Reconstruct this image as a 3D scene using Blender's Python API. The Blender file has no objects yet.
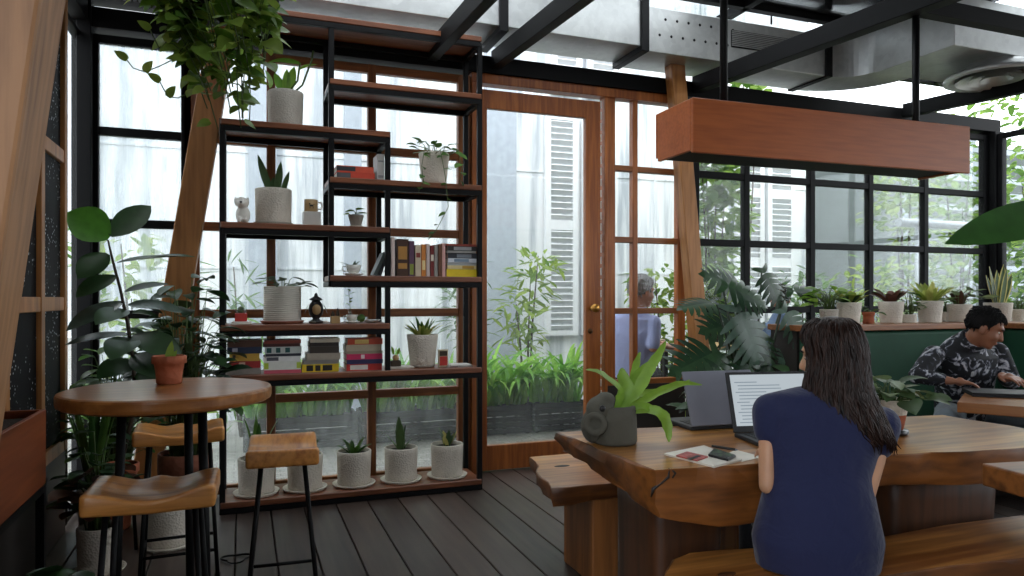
import bpy, math, random
from mathutils import Vector, Matrix
PI = math.pi
random.seed(7)
SC = bpy.context.scene
COL = SC.collection
# ---------------------------------------------------------------- camera numbers (room axes: X along the window wall, Y away along the floor boards)
EYE = Vector((0, 0, 1.25)); YAW = math.radians(20.6); FPX = 715.0; CX = 512.0; HOR = 298.0
SN, CS = math.sin(YAW), math.cos(YAW)
def ray(px, py):
    r = (px - CX) / FPX
    return Vector((SN + r * CS, CS - r * SN, (HOR - py) / FPX))
def at_t(px, py, t): return EYE + ray(px, py) * t
def at_y(px, py, Y): d = ray(px, py); return EYE + d * (Y / d.y)
def at_x(px, py, X): d = ray(px, py); return EYE + d * (X / d.x)
def at_z(px, py, z): d = ray(px, py); return EYE + d * ((z - EYE.z) / d.z)

# ---------------------------------------------------------------- mesh helper
class MB:
    def __init__(s): s.v = []; s.f = []; s.mi = []; s.sm = []
    def add(s, vs, fs, mi=0, sm=False):
        b = len(s.v); s.v += [tuple(v) for v in vs]
        for f in fs: s.f.append(tuple(b + i for i in f)); s.mi.append(mi); s.sm.append(sm)
        return s
    def box(s, x0, x1, y0, y1, z0, z1, mi=0):
        vs = [(x, y, z) for z in (z0, z1) for y in (y0, y1) for x in (x0, x1)]
        return s.add(vs, [(0, 2, 3, 1), (4, 5, 7, 6), (0, 1, 5, 4), (2, 6, 7, 3), (0, 4, 6, 2), (1, 3, 7, 5)], mi)
    def obox(s, c, sz, R=None, mi=0):
        hx, hy, hz = sz[0] / 2, sz[1] / 2, sz[2] / 2
        vs = [Vector((x, y, z)) for z in (-hz, hz) for y in (-hy, hy) for x in (-hx, hx)]
        if R is not None: vs = [R @ v for v in vs]
        c = Vector(c)
        return s.add([v + c for v in vs], [(0, 2, 3, 1), (4, 5, 7, 6), (0, 1, 5, 4), (2, 6, 7, 3), (0, 4, 6, 2), (1, 3, 7, 5)], mi)
    def bar(s, p0, p1, w, h, up=(0, 0, 1), mi=0):
        p0, p1 = Vector(p0), Vector(p1); d = (p1 - p0); L = d.length; d.normalize(); up = Vector(up)
        if abs(d.dot(up)) > .98: up = Vector((0, 1, 0))
        a = d.cross(up).normalized(); b = a.cross(d).normalized()
        R = Matrix((d, a, b)).transposed()
        return s.obox((p0 + p1) / 2, (L, w, h), R, mi)
    def ring_loft(s, rings, close=True, caps=True, mi=0, sm=True):
        n = len(rings[0]); vs = [p for r in rings for p in r]; fs = []
        for i in range(len(rings) - 1):
            for j in range(n if close else n - 1):
                k = (j + 1) % n
                fs.append((i * n + j, i * n + k, (i + 1) * n + k, (i + 1) * n + j))
        s.add(vs, fs, mi, sm)
        if caps:
            b = len(s.v) - len(vs)
            s.f.append(tuple(b + j for j in reversed(range(n)))); s.mi.append(mi); s.sm.append(False)
            s.f.append(tuple(b + (len(rings) - 1) * n + j for j in range(n))); s.mi.append(mi); s.sm.append(False)
        return s
    def tube(s, pts, r, n=8, mi=0, caps=True, flat=1.0):
        pts = [Vector(p) for p in pts]; m = len(pts)
        rs = r if isinstance(r, (list, tuple)) else [r] * m
        rings = []; ref = None
        for i in range(m):
            d = (pts[min(i + 1, m - 1)] - pts[max(i - 1, 0)])
            if d.length < 1e-9: d = Vector((0, 0, 1))
            d.normalize()
            if ref is None:
                ref = Vector((0, 0, 1)) if abs(d.z) < .9 else Vector((1, 0, 0))
            a = (ref - d * ref.dot(d))
            if a.length < 1e-6: a = d.orthogonal()
            a.normalize(); b = d.cross(a); ref = a
            rings.append([pts[i] + (a * math.cos(2 * PI * k / n) + b * math.sin(2 * PI * k / n) * flat) * rs[i] for k in range(n)])
        return s.ring_loft(rings, caps=caps, mi=mi)
    def lathe(s, prof, c=(0, 0, 0), n=32, mi=0, caps=False, sm=True):
        c = Vector(c)
        rings = [[c + Vector((r * math.cos(2 * PI * k / n), r * math.sin(2 * PI * k / n), z)) for k in range(n)] for r, z in prof]
        return s.ring_loft(rings, caps=caps, mi=mi, sm=sm)
    def disc(s, c, r, n=24, mi=0, flip=False):
        c = Vector(c); vs = [c + Vector((r * math.cos(2 * PI * k / n), r * math.sin(2 * PI * k / n), 0)) for k in range(n)]
        f = list(range(n));
        if flip: f.reverse()
        return s.add(vs, [tuple(f)], mi)
    def prism(s, poly, z0, z1, mi=0):
        n = len(poly)
        vs = [(p[0], p[1], z0) for p in poly] + [(p[0], p[1], z1) for p in poly]
        fs = [tuple(reversed(range(n))), tuple(range(n, 2 * n))] + [(i, (i + 1) % n, n + (i + 1) % n, n + i) for i in range(n)]
        return s.add(vs, fs, mi)
    def ball(s, c, r, R=None, n=14, m=9, mi=0):
        c = Vector(c); r = Vector(r) if not isinstance(r, (int, float)) else Vector((r, r, r))
        rings = []
        for i in range(m + 1):
            th = PI * (i + .02 if i == 0 else i - .02 if i == m else i) / m
            ring = []
            for k in range(n):
                p = Vector((r.x * math.sin(th) * math.cos(2 * PI * k / n), r.y * math.sin(th) * math.sin(2 * PI * k / n), -r.z * math.cos(th)))
                ring.append(c + (R @ p if R is not None else p))
            rings.append(ring)
        return s.ring_loft(rings, mi=mi)
    def leaf(s, base, d, nrm, L, W, droop=.3, fold=.25, shape='oval', n=6, mi=0, twist=0., wave=0.):
        """one leaf: a folded strip along d, width profile by shape; nrm = which way the upper side looks"""
        base = Vector(base); d = Vector(d).normalized(); nrm = Vector(nrm)
        side = d.cross(nrm)
        if side.length < 1e-4: side = d.orthogonal()
        side.normalize(); up = side.cross(d).normalized()
        vs = []; fs = []; p = base.copy(); ang = 0.
        for i in range(n + 1):
            u = i / n
            if shape == 'oval': w = math.sin(PI * min(1, u * .97 + .03)) ** .75
            elif shape == 'heart': w = (math.sin(PI * (u * .86 + .14)) ** .8) * (1.1 - .45 * u)
            elif shape == 'strap': w = min(1, u * 6 + .45) * (1 - u ** 3)
            elif shape == 'sword': w = (.55 + .75 * u) * (1 - u ** 2.2) * 1.1
            elif shape == 'fiddle': w = (math.sin(PI * min(1, u ** 1.25 * .97 + .02)) ** .7) * (.75 + .4 * u)
            else: w = math.sin(PI * u)
            w = max(w, .02) * W / 2
            dd = (d * math.cos(ang) - up * math.sin(ang)); uu = (up * math.cos(ang) + d * math.sin(ang))
            tw = twist * u; sd = side * math.cos(tw) + uu * math.sin(tw); un = uu * math.cos(tw) - side * math.sin(tw)
            wv = wave * W * math.sin(u * 9.)
            vs += [p - sd * w + un * (w * fold + wv), p, p + sd * w + un * (w * fold - wv)]
            p = p + dd * (L / n); ang += droop / n * (0.4 + 1.2 * u)
        for i in range(n):
            a = i * 3
            fs += [(a, a + 1, a + 4, a + 3), (a + 1, a + 2, a + 5, a + 4)]
        return s.add(vs, fs, mi, True)
    def build(s, name, mats, parent=None, bevel=0., seg=2, sub=0, loc=None, rotz=0., merge=False):
        me = bpy.data.meshes.new(name); me.from_pydata(s.v, [], s.f)
        if not isinstance(mats, (list, tuple)): mats = [mats]
        for m in mats: me.materials.append(m)
        me.polygons.foreach_set('material_index', s.mi); me.polygons.foreach_set('use_smooth', s.sm)
        me.update()
        o = bpy.data.objects.new(name, me); COL.objects.link(o)
        if parent is not None: o.parent = parent
        if loc is not None: o.location = loc
        o.rotation_euler.z = rotz
        if bevel:
            b = o.modifiers.new('edge', 'BEVEL'); b.width = bevel; b.segments = seg; b.limit_method = 'ANGLE'; b.angle_limit = math.radians(40)
        if sub:
            b = o.modifiers.new('smooth', 'SUBSURF'); b.levels = sub; b.render_levels = sub
        return o
def tag(o, label, cat, group=None, kind=None):
    o['label'] = label
    if cat: o['category'] = cat
    if group: o['group'] = group
    if kind: o['kind'] = kind
    return o
def thing(name, label, cat, loc=(0, 0, 0), rotz=0., group=None, kind=None):
    o = bpy.data.objects.new(name, None); COL.objects.link(o); o.empty_display_size = .1
    o.location = loc; o.rotation_euler.z = rotz
    return tag(o, label, cat, group, kind)
def struct(o, label=None):
    o['kind'] = 'structure'
    if label: o['label'] = label
    return o
def dup(root, loc, rotz=0., label=None, group=None, scale=None):
    r = root.copy(); COL.objects.link(r); r.location = loc; r.rotation_euler.z = rotz
    if scale: r.scale = (scale,) * 3
    if label: r['label'] = label
    if group: r['group'] = group
    def rec(a, b):
        for ch in list(a.children):
            c = ch.copy(); COL.objects.link(c); c.parent = b; rec(ch, c)
    rec(root, r)
    return r

# ---------------------------------------------------------------- materials
def hexc(r, g, b):
    f = lambda c: (c / 255 / 12.92) if c / 255 <= .04045 else ((c / 255 + .055) / 1.055) ** 2.4
    return (f(r), f(g), f(b), 1)
def newmat(name):
    m = bpy.data.materials.new(name); m.use_nodes = True; nt = m.node_tree
    return m, nt, nt.nodes['Principled BSDF'], nt.nodes['Material Output']
def N(nt, t, **kw):
    n = nt.nodes.new(t)
    for k, v in kw.items():
        if k in n.inputs: n.inputs[k].default_value = v
        else: setattr(n, k, v)
    return n
def ramp(nt, stops):
    n = nt.nodes.new('ShaderNodeValToRGB'); e = n.color_ramp.elements
    while len(e) < len(stops): e.new(.5)
    for i, (p, c) in enumerate(stops): e[i].position = p; e[i].color = c
    return n
def coords(nt, scale=(1, 1, 1), rot=(0, 0, 0), kind='Object'):
    tc = nt.nodes.new('ShaderNodeTexCoord'); mp = nt.nodes.new('ShaderNodeMapping')
    mp.inputs['Scale'].default_value = scale; mp.inputs['Rotation'].default_value = rot
    nt.links.new(tc.outputs[kind], mp.inputs['Vector']); return mp.outputs[0]
def plain(name, c, rough=.5, metal=0., var=.12, vs=14., bump=0., bs=60., spec=.5, coat=0.):
    m, nt, p, o = newmat(name)
    v = coords(nt)
    nz = N(nt, 'ShaderNodeTexNoise', Scale=vs, Detail=3.); nt.links.new(v, nz.inputs['Vector'])
    c0 = tuple(x * (1 - var) for x in c[:3]) + (1,); c1 = tuple(min(1, x * (1 + var)) for x in c[:3]) + (1,)
    r = ramp(nt, [(.3, c0), (.7, c1)]); nt.links.new(nz.outputs[0], r.inputs[0]); nt.links.new(r.outputs[0], p.inputs['Base Color'])
    p.inputs['Roughness'].default_value = rough; p.inputs['Metallic'].default_value = metal
    p.inputs['Specular IOR Level'].default_value = spec; p.inputs['Coat Weight'].default_value = coat
    if bump:
        nb = N(nt, 'ShaderNodeTexNoise', Scale=bs, Detail=4.); nt.links.new(v, nb.inputs['Vector'])
        b = N(nt, 'ShaderNodeBump', Strength=bump, Distance=.01); nt.links.new(nb.outputs[0], b.inputs['Height']); nt.links.new(b.outputs[0], p.inputs['Normal'])
    return m
def wood(name, c_dark, c_light, along='X', rough=.45, scale=1., ring=18., coat=0., knots=0., spec=.5):
    """grain stretched along one object axis"""
    m, nt, p, o = newmat(name)
    st = {'X': (.35, 5, 5), 'Y': (5, .35, 5), 'Z': (5, 5, .35)}[along]
    v = coords(nt, tuple(x * scale for x in st))
    n1 = N(nt, 'ShaderNodeTexNoise', Scale=1.4, Detail=3., Distortion=.6); nt.links.new(v, n1.inputs['Vector'])
    mu = N(nt, 'ShaderNodeMath', operation='MULTIPLY'); mu.inputs[1].default_value = ring; nt.links.new(n1.outputs[0], mu.inputs[0])
    sn = N(nt, 'ShaderNodeMath', operation='SINE'); nt.links.new(mu.outputs[0], sn.inputs[0])
    n2 = N(nt, 'ShaderNodeTexNoise', Scale=9., Detail=5.); nt.links.new(v, n2.inputs['Vector'])
    m1 = N(nt, 'ShaderNodeMath', operation='MULTIPLY_ADD'); m1.inputs[1].default_value = .16; nt.links.new(sn.outputs[0], m1.inputs[0]); nt.links.new(n2.outputs[0], m1.inputs[2])
    r = ramp(nt, [(.28, c_dark), (.72, c_light)]); nt.links.new(m1.outputs[0], r.inputs[0])
    col = r.outputs[0]
    if knots:
        v2 = coords(nt, (2.2, 4, 4)); vo = N(nt, 'ShaderNodeTexNoise', Scale=1.1, Detail=2.); nt.links.new(v2, vo.inputs['Vector'])
        rr = ramp(nt, [(.36, (knots, knots, knots, 1)), (.5, (0, 0, 0, 1))]); nt.links.new(vo.outputs[0], rr.inputs[0])
        mx = N(nt, 'ShaderNodeMix', data_type='RGBA'); nt.links.new(rr.outputs[0], mx.inputs[0]); nt.links.new(col, mx.inputs[6])
        mx.inputs[7].default_value = tuple(x * .45 for x in c_dark[:3]) + (1,); col = mx.outputs[2]
    nt.links.new(col, p.inputs['Base Color'])
    p.inputs['Roughness'].default_value = rough; p.inputs['Coat Weight'].default_value = coat; p.inputs['Coat Roughness'].default_value = .2
    p.inputs['Specular IOR Level'].default_value = spec
    b = N(nt, 'ShaderNodeBump', Strength=.15, Distance=.004); nt.links.new(n2.outputs[0], b.inputs['Height']); nt.links.new(b.outputs[0], p.inputs['Normal'])
    return m
def leafmat(name, c0, c1, rough=.45, trans=.35, spec=.4, edge=None):
    m, nt, p, o = newmat(name)
    g = nt.nodes.new('ShaderNodeNewGeometry')
    r = ramp(nt, [(0., c0), (1., c1)]); nt.links.new(g.outputs['Random Per Island'], r.inputs[0])
    nz = N(nt, 'ShaderNodeTexNoise', Scale=22., Detail=2.); nt.links.new(coords(nt), nz.inputs['Vector'])
    hs = N(nt, 'ShaderNodeHueSaturation'); nt.links.new(r.outputs[0], hs.inputs['Color'])
    mr = N(nt, 'ShaderNodeMapRange'); mr.inputs['To Min'].default_value = .65; mr.inputs['To Max'].default_value = 1.4
    nt.links.new(nz.outputs[0], mr.inputs['Value']); nt.links.new(mr.outputs[0], hs.inputs['Value'])
    nt.links.new(hs.outputs[0], p.inputs['Base Color']); p.inputs['Roughness'].default_value = rough; p.inputs['Specular IOR Level'].default_value = spec
    if trans:
        t = nt.nodes.new('ShaderNodeBsdfTranslucent')
        nt.links.new(hs.outputs[0], t.inputs['Color'])
        mx = N(nt, 'ShaderNodeMixShader'); mx.inputs[0].default_value = trans
        nt.links.new(p.outputs[0], mx.inputs[1]); nt.links.new(t.outputs[0], mx.inputs[2]); nt.links.new(mx.outputs[0], o.inputs['Surface'])
    return m
def glassmat(name, milk=.05, tint=(.93, .96, .96, 1), streak=0., refl=.06, rmax=.4):
    """thin pane: see-through, a weak mirror, plus the milky film of condensation"""
    m, nt, p, o = newmat(name); nt.nodes.remove(p)
    tr = N(nt, 'ShaderNodeBsdfTransparent', Color=tint); gl = N(nt, 'ShaderNodeBsdfGlossy', Roughness=.03)
    lw = N(nt, 'ShaderNodeLayerWeight', Blend=.25)
    mr = N(nt, 'ShaderNodeMapRange'); mr.inputs['To Min'].default_value = refl * .4; mr.inputs['To Max'].default_value = rmax
    nt.links.new(lw.outputs['Fresnel'], mr.inputs['Value'])
    m1 = N(nt, 'ShaderNodeMixShader'); nt.links.new(mr.outputs[0], m1.inputs[0]); nt.links.new(tr.outputs[0], m1.inputs[1]); nt.links.new(gl.outputs[0], m1.inputs[2])
    out = m1.outputs[0]
    if milk:
        tl = N(nt, 'ShaderNodeBsdfTranslucent', Color=(.86, .9, .9, 1)); df = N(nt, 'ShaderNodeBsdfDiffuse', Color=(.75, .8, .8, 1))
        m3 = N(nt, 'ShaderNodeMixShader'); m3.inputs[0].default_value = .35; nt.links.new(tl.outputs[0], m3.inputs[1]); nt.links.new(df.outputs[0], m3.inputs[2])
        m2 = N(nt, 'ShaderNodeMixShader'); nt.links.new(out, m2.inputs[1]); nt.links.new(m3.outputs[0], m2.inputs[2])
        if streak:
            nz = N(nt, 'ShaderNodeTexNoise', Scale=1., Detail=5., Roughness=.65); nt.links.new(coords(nt, (26, 26, 1.6)), nz.inputs['Vector'])
            n2 = N(nt, 'ShaderNodeTexNoise', Scale=2.2, Detail=2.); nt.links.new(coords(nt), n2.inputs['Vector'])
            mm = N(nt, 'ShaderNodeMath', operation='MULTIPLY'); nt.links.new(nz.outputs[0], mm.inputs[0]); nt.links.new(n2.outputs[0], mm.inputs[1])
            r2 = N(nt, 'ShaderNodeMapRange'); r2.inputs['From Min'].default_value = .1; r2.inputs['From Max'].default_value = .42
            r2.inputs['To Min'].default_value = milk * .4; r2.inputs['To Max'].default_value = milk + streak
            nt.links.new(mm.outputs[0], r2.inputs['Value']); nt.links.new(r2.outputs[0], m2.inputs[0])
        else: m2.inputs[0].default_value = milk
        out = m2.outputs[0]
    nt.links.new(out, o.inputs['Surface'])
    return m

WH = (.8, .8, .8, 1)
M = {}
M['frame_wood'] = wood('frame_wood', hexc(106, 60, 28), hexc(154, 94, 46), 'Z', .45, ring=10)
M['frame_wood_h'] = wood('frame_wood_h', hexc(118, 68, 32), hexc(166, 102, 50), 'X', .45, ring=10)
M['door_wood'] = wood('door_wood', hexc(130, 70, 30), hexc(176, 104, 48), 'Z', .4, ring=8)
M['column_wood'] = wood('column_wood', hexc(132, 84, 42), hexc(174, 118, 64), 'Z', .5, ring=14)
M['column_near'] = wood('column_near', hexc(132, 92, 60), hexc(172, 126, 86), 'Z', .5, scale=1.6, ring=16)
M['shelf_wood'] = wood('shelf_wood', hexc(104, 60, 38), hexc(150, 92, 60), 'X', .42, ring=10)
M['trough_wood'] = wood('trough_wood', hexc(150, 76, 32), hexc(176, 94, 42), 'X', .4, scale=1.4, ring=5, spec=.3)
M['box_wood'] = wood('box_wood', hexc(124, 60, 32), hexc(150, 78, 42), 'Y', .4, ring=8)
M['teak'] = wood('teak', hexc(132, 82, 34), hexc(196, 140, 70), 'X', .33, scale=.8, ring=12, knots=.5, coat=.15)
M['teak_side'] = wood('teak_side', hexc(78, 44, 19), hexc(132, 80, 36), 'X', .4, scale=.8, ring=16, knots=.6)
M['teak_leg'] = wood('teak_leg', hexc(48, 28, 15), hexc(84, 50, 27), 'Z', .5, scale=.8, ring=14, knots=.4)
M['bench_wood'] = wood('bench_wood', hexc(126, 74, 32), hexc(188, 128, 64), 'X', .34, scale=.9, ring=12, knots=.4, coat=.1)
M['stool_wood'] = wood('stool_wood', hexc(168, 100, 42), hexc(214, 148, 76), 'X', .3, scale=1.3, ring=16, coat=.35)
M['round_wood'] = wood('round_wood', hexc(142, 88, 42), hexc(182, 120, 62), 'X', .3, ring=10, coat=.2)
M['black_metal'] = plain('black_metal', hexc(11, 11, 13), .5, 0., var=.1, spec=.2)
M['black_frame'] = plain('black_frame', hexc(9, 9, 11), .6, 0., var=.1, spec=.15)
M['dark_ceiling'] = plain('dark_ceiling', hexc(34, 34, 36), .7)
M['dark_panel'] = plain('dark_panel', hexc(36, 30, 26), .6)
M['ribbed'] = plain('ribbed', hexc(150, 152, 156), .4, .6)
M['glass_clear'] = glassmat('glass_clear', .02, tint=(.97, .985, .985, 1), streak=.05)
M['glass_fog'] = glassmat('glass_fog', .14, tint=(.95, .98, 1, 1), streak=.3)
M['glass_shelf'] = glassmat('glass_shelf', .05, tint=(.96, .98, .985, 1), streak=.14)
M['glass_win'] = glassmat('glass_win', .012, tint=(.97, .985, .985, 1), refl=.04, rmax=.14)
M['glass_roof'] = glassmat('glass_roof', 0, tint=(.95, .97, .98, 1))
# ================================================================ floor
BW = .188; X0 = .527
def floor_mat():
    m, nt, p, o = newmat('deck_boards')
    tc = nt.nodes.new('ShaderNodeTexCoord'); sx = nt.nodes.new('ShaderNodeSeparateXYZ'); nt.links.new(tc.outputs['Object'], sx.inputs[0])
    a = N(nt, 'ShaderNodeMath', operation='SUBTRACT'); a.inputs[1].default_value = X0; nt.links.new(sx.outputs[0], a.inputs[0])
    b = N(nt, 'ShaderNodeMath', operation='DIVIDE'); b.inputs[1].default_value = BW; nt.links.new(a.outputs[0], b.inputs[0])
    f = N(nt, 'ShaderNodeMath', operation='FLOOR'); nt.links.new(b.outputs[0], f.inputs[0])
    wn = N(nt, 'ShaderNodeTexWhiteNoise', noise_dimensions='1D'); nt.links.new(f.outputs[0], wn.inputs['W'])
    nz = N(nt, 'ShaderNodeTexNoise', Scale=1., Detail=6.); nt.links.new(coords(nt, (26, 1.6, 4)), nz.inputs['Vector'])
    n3 = N(nt, 'ShaderNodeTexNoise', Scale=1.1, Detail=3.); nt.links.new(coords(nt), n3.inputs['Vector'])
    mm = N(nt, 'ShaderNodeMath', operation='MULTIPLY_ADD'); mm.inputs[1].default_value = .4; nt.links.new(wn.outputs[0], mm.inputs[0]); nt.links.new(nz.outputs[0], mm.inputs[2])
    r = ramp(nt, [(.3, hexc(42, 34, 30)), (1., hexc(82, 68, 60))]); nt.links.new(mm.outputs[0], r.inputs[0]); nt.links.new(r.outputs[0], p.inputs['Base Color'])
    rr = N(nt, 'ShaderNodeMapRange'); rr.inputs['To Min'].default_value = .3; rr.inputs['To Max'].default_value = .58; nt.links.new(n3.outputs[0], rr.inputs['Value']); nt.links.new(rr.outputs[0], p.inputs['Roughness'])
    bp = N(nt, 'ShaderNodeBump', Strength=.2, Distance=.004); nt.links.new(nz.outputs[0], bp.inputs['Height']); nt.links.new(bp.outputs[0], p.inputs['Normal'])
    return m
mb = MB()
k = -14
while X0 + k * BW < 7.2:
    x = X0 + k * BW
    mb.box(x + .0035, x + BW - .0035, -2.6, 4.95, -.03, 0); k += 1
fl = struct(mb.build('floor', floor_mat(), bevel=.003, seg=1), 'dark grey-brown timber deck boards running away from the viewer')
struct(MB().box(-2.2, 7.3, -2.7, 4.96, -.08, -.031).build('floor_base', M['black_frame']))
# paving outside
def pave_mat():
    m, nt, p, o = newmat('pavers')
    br = N(nt, 'ShaderNodeTexBrick', Scale=4., Color1=hexc(150, 148, 142), Color2=hexc(128, 126, 122), Mortar=hexc(86, 84, 80)); br.inputs['Mortar Size'].default_value = .012
    nt.links.new(coords(nt), br.inputs['Vector']); nt.links.new(br.outputs[0], p.inputs['Base Color']); p.inputs['Roughness'].default_value = .6
    return m
struct(MB().box(-14, 16, 4.962, 26, -.1, -.01).build('ground_outside', pave_mat()), 'grey stone paving outside the glass')
struct(MB().box(-14, -2.21, -6, 4.96, -.1, -.01).build('ground_side', pave_mat()))

# ================================================================ window wall (plane Y = 4.88)
YW = 4.88
ROWS = [.04, .60, 1.15, 1.70, 2.25, 2.80]
def grid_window(name, label, xs, zs, fw, mat_v, mat_h, glass, y=YW, depth=.06, end_w=None, plane='Y'):
    t = thing(name, label, None); struct(t)
    v, h, g = MB(), MB(), MB()
    def bx(m, a0, a1, b0, b1, z0, z1):
        if plane == 'Y': m.box(a0, a1, b0, b1, z0, z1)
        else: m.box(b0, b1, a0, a1, z0, z1)
    for i, x in enumerate(xs):
        w = (end_w or fw) if i in (0, len(xs) - 1) else fw
        bx(v, x - w / 2, x + w / 2, y - depth / 2, y + depth / 2, zs[0] - fw / 2, zs[-1] + fw / 2)
    for z in zs: bx(h, xs[0], xs[-1], y - depth * .42, y + depth * .42, z - fw / 2, z + fw / 2)
    for i in range(len(xs) - 1):
        for j in range(len(zs) - 1): bx(g, xs[i], xs[i + 1], y - .004, y + .004, zs[j], zs[j + 1])
    v.build('window_frame', mat_v, t, bevel=.004, seg=1); h.build('window_bar', mat_h, t, bevel=.004, seg=1); g.build('window_pane', glass, t)
    return t
grid_window('window_1', 'wooden glazing grid behind the bookshelf', [-.30, .168, .815, 1.465], ROWS, .055, M['frame_wood'], M['frame_wood_h'], M['glass_shelf'], end_w=.09)
grid_window('window_2', 'narrow wooden window grid beside the door', [2.635, 2.845, 3.265], [.60, 1.15, 1.70, 2.25, 2.80], .045, M['door_wood'], M['frame_wood_h'], M['glass_win'], end_w=.07)
struct(MB().box(2.60, 3.30, YW - .03, YW + .03, 0, .58).build('wall_under_window', M['dark_panel'], bevel=.004), 'dark boarded panel under the narrow window')
bxs = [3.40, 3.903, 4.592, 5.255, 5.928, 6.72]
grid_window('window_3', 'wide black steel window grid behind the ledge of plants', bxs, ROWS, .055, M['black_frame'], M['black_frame'], M['glass_win'], end_w=.07)
grid_window('window_4', 'black framed glazing beyond the corner post', [YW - .12, 3.2, 1.6], [.04, .9, 1.9, 2.80], .05, M['black_frame'], M['black_frame'], M['glass_win'], y=6.80, plane='X')
grid_window('window_5', 'black framed foggy window in the corner by the plants', [-.838, -.33], ROWS, .05, M['black_frame'], M['black_frame'], M['glass_fog'], end_w=.06)
# door
def door():
    t = thing('door_1', 'wooden glazed door with a round brass knob', None); struct(t)
    y = YW
    j = MB(); j.box(1.512, 1.556, y - .05, y + .05, 0, 2.78); j.box(2.575, 2.60, y - .04, y + .05, 0, 2.84); j.box(1.512, 3.24, y - .05, y + .05, 2.78, 2.85)
    j.build('door_frame', M['door_wood'], t, bevel=.004, seg=1)
    f = MB(); f.box(1.560, 1.636, y - .025, y + .025, .01, 2.745); f.box(2.42, 2.545, y - .025, y + .025, .01, 2.745); f.box(1.632, 2.425, y - .023, y + .023, 2.61, 2.745); f.box(1.632, 2.425, y - .023, y + .023, .01, .19)
    f.build('door_leaf', M['door_wood'], t, bevel=.006)
    MB().box(1.63, 2.425, y - .004, y + .004, .18, 2.62).build('door_pane', M['glass_clear'], t)
    kp = at_y(592, 308, y - .025); kb = MB()
    R = Matrix.Rotation(PI / 2, 3, 'X')
    prof = [(.02, 0), (.022, .004), (.012, .01), (.012, .03), (.026, .036), (.034, .052), (.033, .066), (.022, .077), (.001, .08)]
    rings = [[kp + R @ Vector((r * math.cos(2 * PI * i / 20), r * math.sin(2 * PI * i / 20), z)) for i in range(20)] for r, z in prof]
    kb.ring_loft(rings); o = kb.build('door_knob', plain('brass', hexc(190, 140, 70), .28, .85), t); o['label'] = 'round brass knob'
    lp = at_y(590, 331, y - .025); lk = MB(); prof = [(.02, 0), (.02, .006), (.012, .01), (.012, .014), (.001, .014)]
    lk.ring_loft([[lp + R @ Vector((r * math.cos(2 * PI * i / 16), r * math.sin(2 * PI * i / 16), z)) for i in range(16)] for r, z in prof])
    lk.build('door_lock', plain('lock_metal', hexc(96, 66, 40), .4, .7), t)
    # column of small pale rectangles in the gap beside the door leaf
    s = MB(); z = .15
    while z < 2.7: s.box(2.551, 2.561, y - .01, y + .01, z, z + .055); z += .085
    s.build('door_gap_dashes', plain('pale_dash', hexc(225, 225, 220), .5), t)
door()
# steel header over the whole wall
struct(MB().box(-.95, 6.86, YW - .07, YW + .07, 2.85, 2.97).build('trim_1', M['black_frame'], bevel=.004), 'black steel header beam over the windows')
struct(MB().box(-.912, -.835, YW - .09, YW + .06, 0, 3.0).build('trim_2', M['black_frame'], bevel=.005), 'black corner post by the foggy window')
struct(MB().box(6.74, 6.90, YW - .10, YW + .06, 0, 2.85).build('trim_3', M['black_frame'], bevel=.005), 'black corner post at the far end of the window wall')
# leaning timber columns
def lean_col(name, label, p0, p1, w, d, mat):
    p0, p1 = Vector(p0), Vector(p1)
    mb = MB(); vs = []
    for p in (p0, p1):
        for sx, sy in ((-1, -1), (1, -1), (1, 1), (-1, 1)): vs.append((p.x + sx * w / 2, p.y + sy * d / 2, p.z))
    mb.add(vs, [(3, 2, 1, 0), (4, 5, 6, 7), (0, 1, 5, 4), (1, 2, 6, 5), (2, 3, 7, 6), (3, 0, 4, 7)])
    return struct(mb.build(name, mat, bevel=.006), label)
lean_col('trim_4', 'leaning timber column beside the bookshelf', (-.565, 4.72, 0), (-.055, 4.72, 3.3), .155, .12, M['column_wood'])
lean_col('trim_5', 'leaning timber column between the wooden and the black windows', (3.455, 4.76, 0), (3.115, 4.76, 3.3), .125, .1, M['column_wood'])
# the big near column: its edge runs (67,0) -> (10,384)
a = at_y(67, 0, 1.2); b = at_y(10, 384, 1.2); sl = (a.x - b.x) / (a.z - b.z)
w = .2
lean_col('trim_6', 'large leaning timber column close by', (b.x - sl * b.z - w / 2, 1.14, 0), (b.x + sl * (3.3 - b.z) - w / 2, 1.14, 3.3), w, .12, M['column_near'])
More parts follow.
